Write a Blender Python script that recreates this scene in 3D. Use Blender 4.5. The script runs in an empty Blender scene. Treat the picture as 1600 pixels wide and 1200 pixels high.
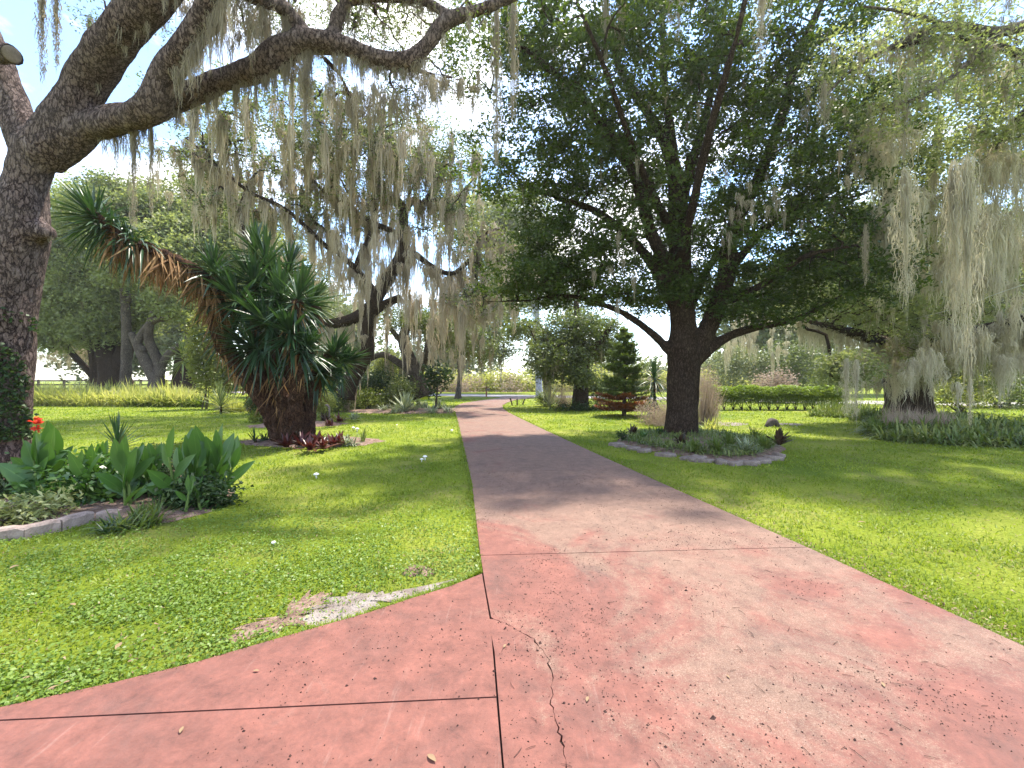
import bpy, math, random
import numpy as np

# ------------------------------------------------------------------ camera, sky, sun, exposure
S = bpy.context.scene
EYE, F, HZ = 1.6, 680.0, 592.0          # eye height (m), focal length and horizon row in photo pixels
cam_d = bpy.data.cameras.new("camera")
cam = bpy.data.objects.new("camera", cam_d)
S.collection.objects.link(cam)
cam.location = (0, 0, EYE)
cam.rotation_euler = (math.radians(90), 0, 0)
cam_d.sensor_width = 36.0
cam_d.lens = 36.0 * F / 1600.0
cam_d.shift_y = -(600 - HZ) / 1600.0
cam_d.clip_start = 0.05
cam_d.clip_end = 1500
S.camera = cam

SUN_EL, SUN_AZ = math.radians(68), math.radians(36)     # azimuth measured from +Y (ahead) towards +X (right)
sd = np.array([math.sin(SUN_AZ) * math.cos(SUN_EL), math.cos(SUN_AZ) * math.cos(SUN_EL), math.sin(SUN_EL)])
w = bpy.data.worlds.new("World"); S.world = w; w.use_nodes = True
nt = w.node_tree; nt.nodes.clear()
out = nt.nodes.new("ShaderNodeOutputWorld"); bg = nt.nodes.new("ShaderNodeBackground")
sky = nt.nodes.new("ShaderNodeTexSky"); sky.sky_type = 'NISHITA'; sky.sun_disc = False
sky.sun_elevation = SUN_EL; sky.sun_rotation = SUN_AZ
sky.air_density = 1.0; sky.dust_density = 0.25; sky.ozone_density = 3.0
tc = nt.nodes.new("ShaderNodeTexCoord"); mp = nt.nodes.new("ShaderNodeMapping")
mp.inputs['Scale'].default_value = (1.0, 1.0, 2.2); mp.inputs['Location'].default_value = (1.35, 2.1, 0.7)
nz = nt.nodes.new("ShaderNodeTexNoise"); nz.inputs['Scale'].default_value = 2.1
nz.inputs['Detail'].default_value = 8; nz.inputs['Roughness'].default_value = 0.6; nz.inputs['Distortion'].default_value = 0.4
cr = nt.nodes.new("ShaderNodeValToRGB"); cr.color_ramp.elements[0].position = 0.47; cr.color_ramp.elements[1].position = 0.68
mx = nt.nodes.new("ShaderNodeMix"); mx.data_type = 'RGBA'
nt.links.new(tc.outputs['Generated'], mp.inputs['Vector']); nt.links.new(mp.outputs[0], nz.inputs['Vector'])
nt.links.new(nz.outputs['Fac'], cr.inputs[0]); nt.links.new(cr.outputs[0], mx.inputs[0])
nt.links.new(sky.outputs[0], mx.inputs[6]); mx.inputs[7].default_value = (6.5, 6.25, 5.8, 1)
nt.links.new(mx.outputs[2], bg.inputs[0]); bg.inputs[1].default_value = 0.15
nt.links.new(bg.outputs[0], out.inputs[0])
sun_d = bpy.data.lights.new("sun", 'SUN'); sun_d.energy = 3.3; sun_d.angle = math.radians(2.0)
sun_d.color = (1.0, 0.93, 0.80)
sun = bpy.data.objects.new("sun", sun_d); S.collection.objects.link(sun)
from mathutils import Vector, noise
sun.rotation_euler = Vector(tuple(sd)).to_track_quat('Z', 'Y').to_euler()
S.view_settings.view_transform = 'Standard'; S.view_settings.look = 'None'
S.view_settings.exposure = 1.85; S.view_settings.gamma = 1.0
S.cycles.max_bounces = 6; S.cycles.diffuse_bounces = 3; S.cycles.transmission_bounces = 4
S.cycles.glossy_bounces = 2; S.cycles.caustics_reflective = False; S.cycles.caustics_refractive = False

# ------------------------------------------------------------------ helpers
def P(px, py, z):
    """Point of the place seen at photo pixel px,py at depth z."""
    return np.array([(px - 800) / F * z, z, EYE - (py - HZ) / F * z])
def G(px, py):
    """Point of the ground plane seen at photo pixel px,py."""
    z = F * EYE / (py - HZ)
    return np.array([(px - 800) / F * z, z, 0.0])

def tag(o, label=None, cat=None, group=None, kind=None):
    if label: o['label'] = label
    if cat: o['category'] = cat
    if group: o['group'] = group
    if kind: o['kind'] = kind
    return o
def empty(name, loc=(0, 0, 0)):
    o = bpy.data.objects.new(name, None); S.collection.objects.link(o); o.location = tuple(loc)
    return o
def link(name, me, parent=None, loc=None):
    o = bpy.data.objects.new(name, me); S.collection.objects.link(o)
    if parent is not None: o.parent = parent
    if loc is not None: o.location = tuple(loc)
    return o

class MB:
    """Collects geometry (arrays of verts, quads, tris) for ONE mesh."""
    def __init__(s): s.v = []; s.f = []; s.t = []; s.uv = []; s.n = 0
    def add(s, v, q=None, t=None, uv=None):
        v = np.asarray(v, float).reshape(-1, 3)
        if q is not None and len(q): s.f.append(np.asarray(q, np.int64).reshape(-1, 4) + s.n)
        if t is not None and len(t): s.t.append(np.asarray(t, np.int64).reshape(-1, 3) + s.n)
        s.uv.append(np.zeros((len(v), 2)) if uv is None else np.asarray(uv, float).reshape(-1, 2))
        s.v.append(v); s.n += len(v)
        return s
    def mesh(s, name, mat, origin=(0, 0, 0), smooth=True):
        me = bpy.data.meshes.new(name)
        if s.n == 0: return me
        v = np.concatenate(s.v) - np.asarray(origin, float)
        q = np.concatenate(s.f) if s.f else np.zeros((0, 4), np.int64)
        t = np.concatenate(s.t) if s.t else np.zeros((0, 3), np.int64)
        idx = np.concatenate([q.ravel(), t.ravel()]).astype(np.int32)
        starts = np.concatenate([np.arange(len(q)) * 4, len(q) * 4 + np.arange(len(t)) * 3]).astype(np.int32)
        me.vertices.add(len(v)); me.vertices.foreach_set('co', v.astype(np.float32).ravel())
        me.loops.add(len(idx)); me.loops.foreach_set('vertex_index', idx)
        me.polygons.add(len(starts)); me.polygons.foreach_set('loop_start', starts)
        me.polygons.foreach_set('use_smooth', np.full(len(starts), smooth))
        uv = np.concatenate(s.uv)
        if np.abs(uv).max() > 0:
            l = me.uv_layers.new(name='uv'); l.data.foreach_set('uv', uv[idx].astype(np.float32).ravel())
        me.update(calc_edges=True); me.validate()
        if mat is not None: me.materials.append(mat)
        return me
    def build(s, name, mat, parent=None, origin=(0, 0, 0), smooth=True):
        return link(name, s.mesh(name, mat, origin, smooth), parent, None if parent is not None else origin)

def nrm(a):
    a = np.asarray(a, float); return a / np.maximum(np.linalg.norm(a, axis=-1, keepdims=True), 1e-9)

def catmull(p, r, sub):
    p = np.asarray(p, float); r = np.asarray(r, float)
    if len(p) < 3 or sub <= 1:
        t = np.linspace(0, len(p) - 1, (len(p) - 1) * max(sub, 1) + 1)
        return np.stack([np.interp(t, range(len(p)), p[:, i]) for i in range(3)], 1), np.interp(t, range(len(p)), r)
    q = np.vstack([2 * p[0] - p[1], p, 2 * p[-1] - p[-2]]); o = []; ro = []
    for i in range(len(p) - 1):
        a, b, c, d = q[i:i + 4]
        for k in range(sub):
            t = k / sub
            o.append(0.5 * (2 * b + (c - a) * t + (2 * a - 5 * b + 4 * c - d) * t * t + (3 * b - a - 3 * c + d) * t ** 3))
            ro.append(r[i] * (1 - t) + r[i + 1] * t)
    o.append(p[-1]); ro.append(r[-1])
    return np.array(o), np.array(ro)

def tube(mb, p, r, seg=8, sub=4, rough=0.0, rng=None, cap=True):
    p, r = catmull(p, r, sub)
    n = len(p); tg = np.gradient(p, axis=0); tg = nrm(tg)
    ref = np.array([0.0, 1, 0.1]) if abs(tg[0][1]) < 0.9 else np.array([1.0, 0, 0])
    a = nrm(np.cross(tg[0], ref)); A = [a]
    for i in range(1, n):
        a = nrm(a - tg[i] * np.dot(a, tg[i])); A.append(a)
    A = np.array(A); B = np.cross(tg, A)
    ang = np.linspace(0, 2 * math.pi, seg, endpoint=False)
    rr = np.repeat(r[:, None], seg, 1)
    if rough and rng is not None:
        ph = rng.random(6) * 6.28
        L = np.concatenate([[0], np.cumsum(np.linalg.norm(np.diff(p, axis=0), axis=1))])[:, None] / max(r.mean(), .01)
        rr = rr * (1 + rough * (np.sin(ang * 2 + ph[0] + L * .35) * .45 + np.sin(ang * 3 + ph[1] - L * .5) * .4 + np.sin(ang * 5 + ph[2] + L * .8) * .25 + np.sin(L * 1.3 + ph[3]) * .3))
    v = p[:, None, :] + rr[:, :, None] * (np.cos(ang)[None, :, None] * A[:, None, :] + np.sin(ang)[None, :, None] * B[:, None, :])
    i = np.arange(n - 1)[:, None]; j = np.arange(seg)[None, :]; jn = (j + 1) % seg
    q = np.stack(np.broadcast_arrays(i * seg + j, i * seg + jn, (i + 1) * seg + jn, (i + 1) * seg + j), -1).reshape(-1, 4)
    L = np.concatenate([[0], np.cumsum(np.linalg.norm(np.diff(p, axis=0), axis=1))])
    uv = np.stack(np.broadcast_arrays((ang / 6.2832 * 6.2832 * r.mean())[None, :], L[:, None]), -1)
    t = None
    if cap:
        v = np.concatenate([v.reshape(-1, 3), p[:1], p[-1:]]); m = n * seg
        j = np.arange(seg); jn = (j + 1) % seg
        t = np.concatenate([np.stack([jn, j, np.full(seg, m)], 1), np.stack([(n - 1) * seg + j, (n - 1) * seg + jn, np.full(seg, m + 1)], 1)])
        uv = np.concatenate([uv.reshape(-1, 2), [[0, 0], [0, L[-1]]]])
    mb.add(v, q, t, uv)

def leaves(mb, c, rng, L, W, up=0.3, fold=0.25, tri=False):
    """one rhombic, slightly folded leaf per centre"""
    n = len(c)
    if n == 0: return
    d = nrm(rng.normal(size=(n, 3)) * [1, 1, .6]); nn = nrm(rng.normal(size=(n, 3)) + [0, 0, up * 3])
    s = nrm(np.cross(d, nn)); nn = np.cross(s, d)
    l = (L * rng.uniform(.65, 1.3, n))[:, None]; wd = (W * rng.uniform(.7, 1.25, n))[:, None]
    if tri:
        v = np.stack([c - d * l * .5 + s * wd * .62, c + d * l * .5, c - d * l * .5 - s * wd * .62], 1)
        mb.add(v.reshape(-1, 3), None, np.arange(n * 3).reshape(n, 3)); return
    v = np.stack([c - d * l * .5, c + s * wd * .5 + nn * wd * fold - d * l * .05, c + d * l * .5, c - s * wd * .5 + nn * wd * fold - d * l * .05], 1)
    mb.add(v.reshape(-1, 3), np.arange(n * 4).reshape(n, 4))

def blades(mb, base, d, L, W, droop, seg=4, fold=0.3, prof='yucca', side=None, twist=0.0, rng=None):
    """arching strap leaves with a folded midrib"""
    base = np.atleast_2d(base).astype(float); n = len(base)
    d = nrm(np.broadcast_to(d, (n, 3))); L = np.broadcast_to(L, n)[:, None, None]; W = np.broadcast_to(W, n)[:, None, None]
    droop = np.broadcast_to(droop, n)[:, None, None]
    t = np.linspace(0, 1, seg + 1)[None, :, None]
    droop = droop * .55
    pth = base[:, None, :] + d[:, None, :] * L * t + np.array([0, 0, -1.0]) * droop * L * t ** 2
    tg = nrm(d[:, None, :] + np.array([0, 0, -2.0]) * droop * t)
    if side is None:
        side = np.cross(d, [0, 0, 1.0]); bad = np.linalg.norm(side, axis=1) < .15
        side[bad] = [1, 0, 0]; side = nrm(side)
        if rng is not None:
            side = nrm(side + rng.normal(size=(n, 3)) * twist)
    sd_ = nrm(side[:, None, :] - tg * (side[:, None, :] * tg).sum(-1, keepdims=True)); up = np.cross(sd_, tg)
    if prof == 'yucca': pr = np.interp(t, [0, .12, .5, 1], [.75, .8, 1, .04])
    elif prof == 'canna': pr = np.interp(t, [0, .08, .25, .45, .7, .9, 1], [.1, .22, .82, 1, .78, .3, .02])
    elif prof == 'agave': pr = np.interp(t, [0, .15, .55, 1], [1, .8, .9, .02])
    else: pr = np.interp(t, [0, .5, 1], [1, .9, .1])
    hw = W * pr * .5
    if fold is None:      # plain flat strap for masses seen small
        v = np.stack([pth - sd_ * hw, pth + sd_ * hw], 2)
        i = np.arange(n)[:, None] * (seg + 1) * 2 + np.arange(seg)[None, :] * 2
        vv = np.broadcast_to(t, (n, seg + 1, 1))[:, :, None, :]
        uv = np.concatenate([np.broadcast_to(np.array([0, 1.0])[None, None, :, None], (n, seg + 1, 2, 1)), np.broadcast_to(vv, (n, seg + 1, 2, 1))], -1)
        mb.add(v.reshape(-1, 3), np.stack([i, i + 1, i + 3, i + 2], -1).reshape(-1, 4), None, uv.reshape(-1, 2)); return
    v = np.stack([pth - sd_ * hw + up * hw * fold, pth, pth + sd_ * hw + up * hw * fold], 2)   # n,seg+1,3,3
    i = np.arange(n)[:, None, None]; j = np.arange(seg)[None, :, None]; k = np.arange(2)[None, None, :]
    b = i * (seg + 1) * 3 + j * 3 + k
    q = np.stack([b, b + 1, b + 4, b + 3], -1).reshape(-1, 4)
    vv = np.broadcast_to(t, (n, seg + 1, 1))[:, :, None, :]
    uv = np.concatenate([np.broadcast_to(np.array([0, .5, 1.0])[None, None, :, None], (n, seg + 1, 3, 1)), np.broadcast_to(vv, (n, seg + 1, 3, 1))], -1)
    mb.add(v.reshape(-1, 3), q, None, uv.reshape(-1, 2))

def inside(poly, x, y):
    poly = np.asarray(poly); r = np.zeros(len(x), bool); j = len(poly) - 1
    for i in range(len(poly)):
        xi, yi = poly[i]; xj, yj = poly[j]
        c = ((yi > y) != (yj > y)) & (x < (xj - xi) * (y - yi) / (yj - yi + 1e-12) + xi); r ^= c; j = i
    return r

# ------------------------------------------------------------------ materials
def newmat(name):
    m = bpy.data.materials.new(name); m.use_nodes = True; n = m.node_tree; n.nodes.clear()
    o = n.nodes.new("ShaderNodeOutputMaterial"); return m, n, o
def N(n, t, **k):
    a = n.nodes.new(t)
    for x, y in k.items():
        if x in a.inputs.keys(): a.inputs[x].default_value = y
        else: setattr(a, x, y)
    return a
def ramp(n, src, stops):
    c = n.nodes.new("ShaderNodeValToRGB"); e = c.color_ramp.elements
    while len(e) < len(stops): e.new(0.5)
    for i, (p, col) in enumerate(stops):
        e[i].position = p; e[i].color = tuple(col) + (1,) if len(col) == 3 else col
    n.links.new(src, c.inputs[0]); return c.outputs[0]
def mixc(n, f, a, b, mode='MIX'):
    m = n.nodes.new("ShaderNodeMix"); m.data_type = 'RGBA'; m.blend_type = mode
    for s, v in ((0, f), (6, a), (7, b)):
        if isinstance(v, (int, float)): m.inputs[s].default_value = v
        elif isinstance(v, (tuple, list)): m.inputs[s].default_value = tuple(v) + (1,)
        else: n.links.new(v, m.inputs[s])
    return m.outputs[2]

def leafmat(name, cols, trans=0.35, tint=(1.25, 1.2, .55), rough=.45, spec=.35, tip=None, mid=None, scale=.6):
    m, n, o = newmat(name)
    g = N(n, "ShaderNodeNewGeometry"); tcd = N(n, "ShaderNodeTexCoord")
    nn = N(n, "ShaderNodeTexNoise", Scale=scale, Detail=2.0); n.links.new(tcd.outputs['Object'], nn.inputs['Vector'])
    ad = N(n, "ShaderNodeMath", operation='MULTIPLY_ADD'); n.links.new(g.outputs['Random Per Island'], ad.inputs[0]); ad.inputs[1].default_value = .55
    s2 = N(n, "ShaderNodeMath", operation='MULTIPLY_ADD'); n.links.new(nn.outputs['Fac'], s2.inputs[0]); s2.inputs[1].default_value = 1.1; s2.inputs[2].default_value = -.32
    n.links.new(s2.outputs[0], ad.inputs[2])
    c = ramp(n, ad.outputs[0], [(i / (len(cols) - 1), k) for i, k in enumerate(cols)])
    if tip or mid:
        uv = N(n, "ShaderNodeUVMap"); sp = N(n, "ShaderNodeSeparateXYZ"); n.links.new(uv.outputs[0], sp.inputs[0])
        if mid:   # pale stripe or edge across the blade: mid = (colour, lo, hi)
            r = ramp(n, sp.outputs[0], [(0, (1, 1, 1) if mid[1] else (0, 0, 0)), (mid[2], (0, 0, 0)), (.5, (0, 0, 0) if mid[1] else (1, 1, 1)), (1 - mid[2], (0, 0, 0)), (1, (1, 1, 1) if mid[1] else (0, 0, 0))])
            c = mixc(n, r, c, mid[0])
        if tip:
            r = ramp(n, sp.outputs[1], [(tip[1], (0, 0, 0)), (1, (1, 1, 1))]); c = mixc(n, r, c, tip[0])
    p = N(n, "ShaderNodeBsdfPrincipled", Roughness=rough); p.inputs['Specular IOR Level'].default_value = spec
    n.links.new(c, p.inputs['Base Color'])
    tr = N(n, "ShaderNodeBsdfTranslucent"); n.links.new(mixc(n, 1.0, c, tint, 'MULTIPLY'), tr.inputs[0])
    ms = N(n, "ShaderNodeMixShader"); ms.inputs[0].default_value = trans
    n.links.new(p.outputs[0], ms.inputs[1]); n.links.new(tr.outputs[0], ms.inputs[2]); n.links.new(ms.outputs[0], o.inputs[0])
    return m

def bark(name, dark, mid_, light, scale=1.0, bump=.6, lichen=None):
    m, n, o = newmat(name)
    tcd = N(n, "ShaderNodeTexCoord"); mpn = N(n, "ShaderNodeMapping"); mpn.inputs['Scale'].default_value = (1, 1, .42)
    n.links.new(tcd.outputs['Object'], mpn.inputs[0])
    nz_ = N(n, "ShaderNodeTexNoise", Scale=11 * scale, Detail=5.0, Roughness=.7); n.links.new(mpn.outputs[0], nz_.inputs[0])
    wv = mixc(n, .16, mpn.outputs[0], nz_.outputs['Color'])
    vo = N(n, "ShaderNodeTexVoronoi", feature='DISTANCE_TO_EDGE', Scale=17 * scale); n.links.new(wv, vo.inputs['Vector'])
    rd = N(n, "ShaderNodeTexNoise", noise_type='RIDGED_MULTIFRACTAL', Scale=13 * scale, Detail=5.0, Roughness=.6); n.links.new(wv, rd.inputs[0])
    fn = N(n, "ShaderNodeTexNoise", Scale=48 * scale, Detail=5.0, Roughness=.75); n.links.new(mpn.outputs[0], fn.inputs[0])
    h = ramp(n, vo.outputs['Distance'], [(0, (.25, .25, .25)), (.16, (1, 1, 1))])
    rr = ramp(n, rd.outputs['Fac'], [(.15, (0, 0, 0)), (.9, (1, 1, 1))])
    hh = mixc(n, .55, h, rr)
    hm = N(n, "ShaderNodeMath", operation='MULTIPLY_ADD'); n.links.new(fn.outputs['Fac'], hm.inputs[0]); hm.inputs[1].default_value = .7; n.links.new(hh, hm.inputs[2])
    c1 = ramp(n, hm.outputs[0], [(.5, dark), (.8, mid_), (1.0, light)])
    c2 = mixc(n, fn.outputs['Fac'], (.5, .5, .5), (1.5, 1.5, 1.5)); c3 = mixc(n, .8, c1, c2, 'MULTIPLY')
    big = N(n, "ShaderNodeTexNoise", Scale=1.6, Detail=6.0, Roughness=.7); n.links.new(tcd.outputs['Object'], big.inputs[0])
    bm_ = ramp(n, big.outputs['Fac'], [(.42, (0, 0, 0)), (.62, (1, 1, 1))])
    lc = lichen or tuple(x * 1.2 for x in light)
    lf = N(n, "ShaderNodeMath", operation='MULTIPLY'); n.links.new(bm_, lf.inputs[0]); n.links.new(hm.outputs[0], lf.inputs[1])
    lf2 = N(n, "ShaderNodeMath", operation='MULTIPLY'); n.links.new(lf.outputs[0], lf2.inputs[0]); lf2.inputs[1].default_value = .35
    c4 = mixc(n, lf2.outputs[0], c3, lc)
    p = N(n, "ShaderNodeBsdfPrincipled", Roughness=.92); p.inputs['Specular IOR Level'].default_value = .12
    n.links.new(c4, p.inputs['Base Color'])
    b = N(n, "ShaderNodeBump", Strength=bump, Distance=.05 / scale); n.links.new(hm.outputs[0], b.inputs['Height']); n.links.new(b.outputs[0], p.inputs['Normal'])
    n.links.new(p.outputs[0], o.inputs[0]); return m

def rough_mat(name, stops, scale=4, bump=.4, dist=.02, rough=.95, fine=60):
    m, n, o = newmat(name)
    tcd = N(n, "ShaderNodeTexCoord")
    a = N(n, "ShaderNodeTexNoise", Scale=scale, Detail=8.0, Roughness=.65); n.links.new(tcd.outputs['Object'], a.inputs[0])
    f = N(n, "ShaderNodeTexNoise", Scale=fine, Detail=4.0); n.links.new(tcd.outputs['Object'], f.inputs[0])
    mm = N(n, "ShaderNodeMath", operation='MULTIPLY_ADD'); n.links.new(f.outputs['Fac'], mm.inputs[0]); mm.inputs[1].default_value = .5
    s = N(n, "ShaderNodeMath", operation='SUBTRACT'); n.links.new(a.outputs['Fac'], s.inputs[0]); s.inputs[1].default_value = .25
    n.links.new(s.outputs[0], mm.inputs[2])
    c = ramp(n, mm.outputs[0], stops)
    p = N(n, "ShaderNodeBsdfPrincipled", Roughness=rough); p.inputs['Specular IOR Level'].default_value = .2
    n.links.new(c, p.inputs['Base Color'])
    b = N(n, "ShaderNodeBump", Strength=bump, Distance=dist); n.links.new(mm.outputs[0], b.inputs['Height']); n.links.new(b.outputs[0], p.inputs['Normal'])
    n.links.new(p.outputs[0], o.inputs[0]); return m

M = {}
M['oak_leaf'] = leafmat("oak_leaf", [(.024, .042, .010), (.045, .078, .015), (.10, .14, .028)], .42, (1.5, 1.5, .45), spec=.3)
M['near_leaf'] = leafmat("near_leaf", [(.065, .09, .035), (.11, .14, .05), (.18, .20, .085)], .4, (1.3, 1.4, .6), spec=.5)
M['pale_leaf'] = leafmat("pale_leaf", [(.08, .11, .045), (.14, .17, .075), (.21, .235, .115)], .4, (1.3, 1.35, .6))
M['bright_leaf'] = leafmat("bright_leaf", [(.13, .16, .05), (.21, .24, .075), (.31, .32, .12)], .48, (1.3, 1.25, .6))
M['sunlit_leaf'] = leafmat('sunlit_leaf', [(.14, .17, .075), (.22, .26, .11), (.32, .34, .18)], .5, (1.25, 1.25, .7))  # lighter leaf copy: sunlight is put into the colour of these backlit crowns
M['hedge'] = leafmat('hedge_leaf', [(.10, .17, .025), (.17, .25, .04), (.28, .36, .07)], .5, (1.35, 1.3, .5))
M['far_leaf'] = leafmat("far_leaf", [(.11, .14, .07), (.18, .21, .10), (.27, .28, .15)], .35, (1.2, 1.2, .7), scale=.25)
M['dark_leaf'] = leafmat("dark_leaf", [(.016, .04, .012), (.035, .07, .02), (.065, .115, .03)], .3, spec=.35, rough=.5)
M['moss'] = leafmat("spanish_moss", [(.20, .175, .13), (.31, .27, .205), (.43, .385, .30)], .4, (1.05, 1.0, .85), rough=.9, spec=.1, scale=1.2)
M['moss_white'] = leafmat('white_spanish_moss', [(.36, .33, .25), (.50, .46, .36), (.66, .62, .50)], .5, (1.05, 1.0, .85), rough=.9, spec=.1, scale=1.2)  # palest of the three moss colours
M['moss_pale'] = leafmat("pale_spanish_moss", [(.32, .27, .20), (.48, .41, .32), (.62, .55, .44)], .45, (1.05, 1.0, .85), rough=.9, spec=.1, scale=1.2)
M['bark_near'] = bark("live_oak_bark", (.030, .019, .018), (.17, .12, .105), (.30, .23, .21), 1.0, 1.0, (.22, .18, .165))
M['bark_dark'] = bark("dark_oak_bark", (.014, .009, .006), (.055, .035, .024), (.11, .075, .052), 1.2, 1.0, (.09, .068, .05))
M['bark_mid'] = bark("grey_oak_bark", (.03, .024, .02), (.10, .08, .065), (.19, .16, .13), 1.0, .6)
M['bark_grey'] = bark("pale_grey_bark", (.25, .26, .28), (.36, .38, .41), (.45, .47, .5), .6, .2, (.45, .47, .5))
M['yucca_trunk'] = bark("yucca_trunk_bark", (.02, .011, .007), (.085, .042, .026), (.17, .095, .06), 1.3, 1.0, (.12, .07, .045))
M['yucca'] = leafmat("yucca_leaf", [(.014, .04, .016), (.028, .07, .026), (.055, .115, .04)], .22, rough=.38, spec=.55)
M['yucca_light'] = leafmat("variegated_yucca_leaf", [(.05, .10, .03), (.09, .15, .045), (.15, .22, .07)], .25, mid=((.42, .42, .2), True, .3), rough=.4)
M['dead_leaf'] = leafmat("dead_yucca_leaf", [(.10, .05, .022), (.24, .135, .06), (.40, .26, .13)], .3, (1.1, .9, .6), rough=.8, spec=.2)
M['canna'] = leafmat("canna_leaf", [(.045, .11, .025), (.07, .15, .034), (.11, .20, .048)], .35, (1.3, 1.4, .5), rough=.32, spec=.55, mid=((.12, .22, .06), False, .46))
M['stem'] = rough_mat("green_stem", [(.2, (.09, .14, .035)), (.8, (.16, .22, .06))], 8, .1)
M['agave'] = leafmat("agave_leaf", [(.10, .15, .09), (.16, .21, .13), (.22, .27, .17)], .12, rough=.5, mid=((.55, .55, .35), True, .25))
M['fern'] = leafmat("fern_frond", [(.06, .11, .018), (.14, .19, .03), (.26, .27, .06)], .4, scale=.5)
M['fern_yellow'] = leafmat("yellow_fern_frond", [(.25, .29, .06), (.40, .42, .13), (.52, .47, .26)], .5, (1.1, 1.1, .6), scale=.35)
M['liriope'] = leafmat("liriope_leaf", [(.055, .095, .022), (.12, .175, .04), (.28, .30, .12)], .35, scale=.7)
M['dry'] = leafmat("dry_grass", [(.24, .18, .14), (.38, .30, .24), (.50, .42, .36)], .35, (1, .95, .85), rough=.8, spec=.1)
M['red_leaf'] = leafmat("red_bromeliad_leaf", [(.035, .010, .010), (.085, .018, .018), (.15, .06, .035)], .2, (1.2, .7, .6), rough=.35, spec=.5)
M['dark_rosette'] = leafmat("dark_bromeliad_leaf", [(.02, .02, .012), (.05, .03, .02), (.09, .05, .03)], .15, rough=.4)
M['varieg'] = leafmat("variegated_leaf", [(.12, .17, .04), (.36, .38, .14), (.62, .60, .34)], .3, (1.1, 1.1, .7))
M['petal'] = leafmat("red_petal", [(.5, .03, .015), (.7, .06, .03), (.75, .12, .05)], .35, (1.1, .8, .6), rough=.5)
M['orange'] = leafmat("rusty_pine_needle", [(.13, .045, .018), (.24, .085, .03), (.30, .14, .06)], .3, (1.1, .8, .6))
M['pine'] = leafmat("pine_needle", [(.07, .11, .03), (.13, .19, .05), (.25, .30, .08)], .25)
M['grass'] = leafmat("grass_blade", [(.105, .165, .014), (.18, .245, .022), (.28, .33, .05)], .42, (1.25, 1.25, .45), scale=.9, rough=.5, spec=.3)
M['clover'] = leafmat("ground_weed_leaf", [(.085, .15, .022), (.14, .22, .032), (.20, .29, .05)], .35, (1.2, 1.25, .5), scale=1.5)
M['mulch'] = rough_mat("mulch", [(.25, (.07, .04, .03)), (.5, (.20, .13, .10)), (.75, (.36, .27, .22))], 9, 1.0, .04, fine=70)
M['sand'] = rough_mat("sandy_soil", [(.2, (.10, .07, .055)), (.5, (.21, .175, .155)), (.8, (.36, .33, .31))], 5, .9, .03, fine=80)
M['stone'] = rough_mat("pale_stone", [(.25, (.10, .075, .065)), (.55, (.22, .175, .15)), (.8, (.34, .29, .25))], 6, .5, .02)
M['curb'] = rough_mat("pinkish_concrete", [(.25, (.17, .12, .10)), (.55, (.30, .23, .20)), (.8, (.40, .32, .28))], 5, .4, .015)
M['wood'] = rough_mat("weathered_wood", [(.3, (.05, .04, .035)), (.7, (.13, .11, .1))], 6, .4)
M['post'] = rough_mat("brown_post", [(.3, (.22, .09, .06)), (.7, (.32, .15, .1))], 6, .3)
M['litter'] = rough_mat("dark_litter", [(.3, (.035, .02, .018)), (.7, (.09, .05, .04))], 30, .3)
M['fallen'] = leafmat("fallen_leaf", [(.14, .08, .04), (.24, .16, .09), (.36, .28, .18)], .2, rough=.7)
M['white'] = rough_mat("white_cap", [(.3, (.65, .63, .58)), (.7, (.82, .80, .76))], 20, .1)
M['road'] = rough_mat("pale_road", [(.25, (.24, .22, .22)), (.6, (.33, .30, .30)), (.8, (.40, .37, .36))], 1.5, .2)
M['cable'] = rough_mat("pale_cable", [(.3, (.5, .5, .5)), (.7, (.65, .65, .65))], 5, .05)
M['joint'] = rough_mat("joint_dirt", [(.3, (.02, .014, .012)), (.7, (.05, .035, .03))], 20, .3)
M['edge'] = rough_mat("cut_wood", [(.3, (.15, .12, .09)), (.7, (.26, .21, .165))], 12, .3)

# stained, worn concrete of the driveway
m, n, o = newmat("red_stained_concrete"); M['slab'] = m
tcd = N(n, "ShaderNodeTexCoord")
def nzz(sc, det=6.0, ro=.6, dis=0.0, off=0):
    mpp = N(n, "ShaderNodeMapping"); mpp.inputs['Location'].default_value = (off, off * 2, 0); n.links.new(tcd.outputs['Object'], mpp.inputs[0])
    a = N(n, "ShaderNodeTexNoise", Scale=sc, Detail=det, Roughness=ro, Distortion=dis); n.links.new(mpp.outputs[0], a.inputs[0]); return a.outputs['Fac']
def mth(op, x, y, z=None, clamp=False):
    q = N(n, "ShaderNodeMath", operation=op); q.use_clamp = clamp
    for i_, v_ in enumerate((x, y, z)):
        if v_ is None: continue
        if isinstance(v_, (int, float)): q.inputs[i_].default_value = v_
        else: n.links.new(v_, q.inputs[i_])
    return q.outputs[0]
fine1, fine2, grain = nzz(38, 6, .75, 0, 3), nzz(120, 4, .8, 0, 9), nzz(260, 2, .8, 0, 5)
base = ramp(n, nzz(1.6, 9, .72, .5), [(.28, (.125, .062, .052)), (.46, (.195, .077, .061)), (.60, (.225, .087, .067)), (.75, (.21, .11, .09))])
base = mixc(n, mth('MULTIPLY', ramp(n, fine1, [(.35, (1, 1, 1)), (.55, (0, 0, 0))]), .45), base, (.13, .06, .05))
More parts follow.
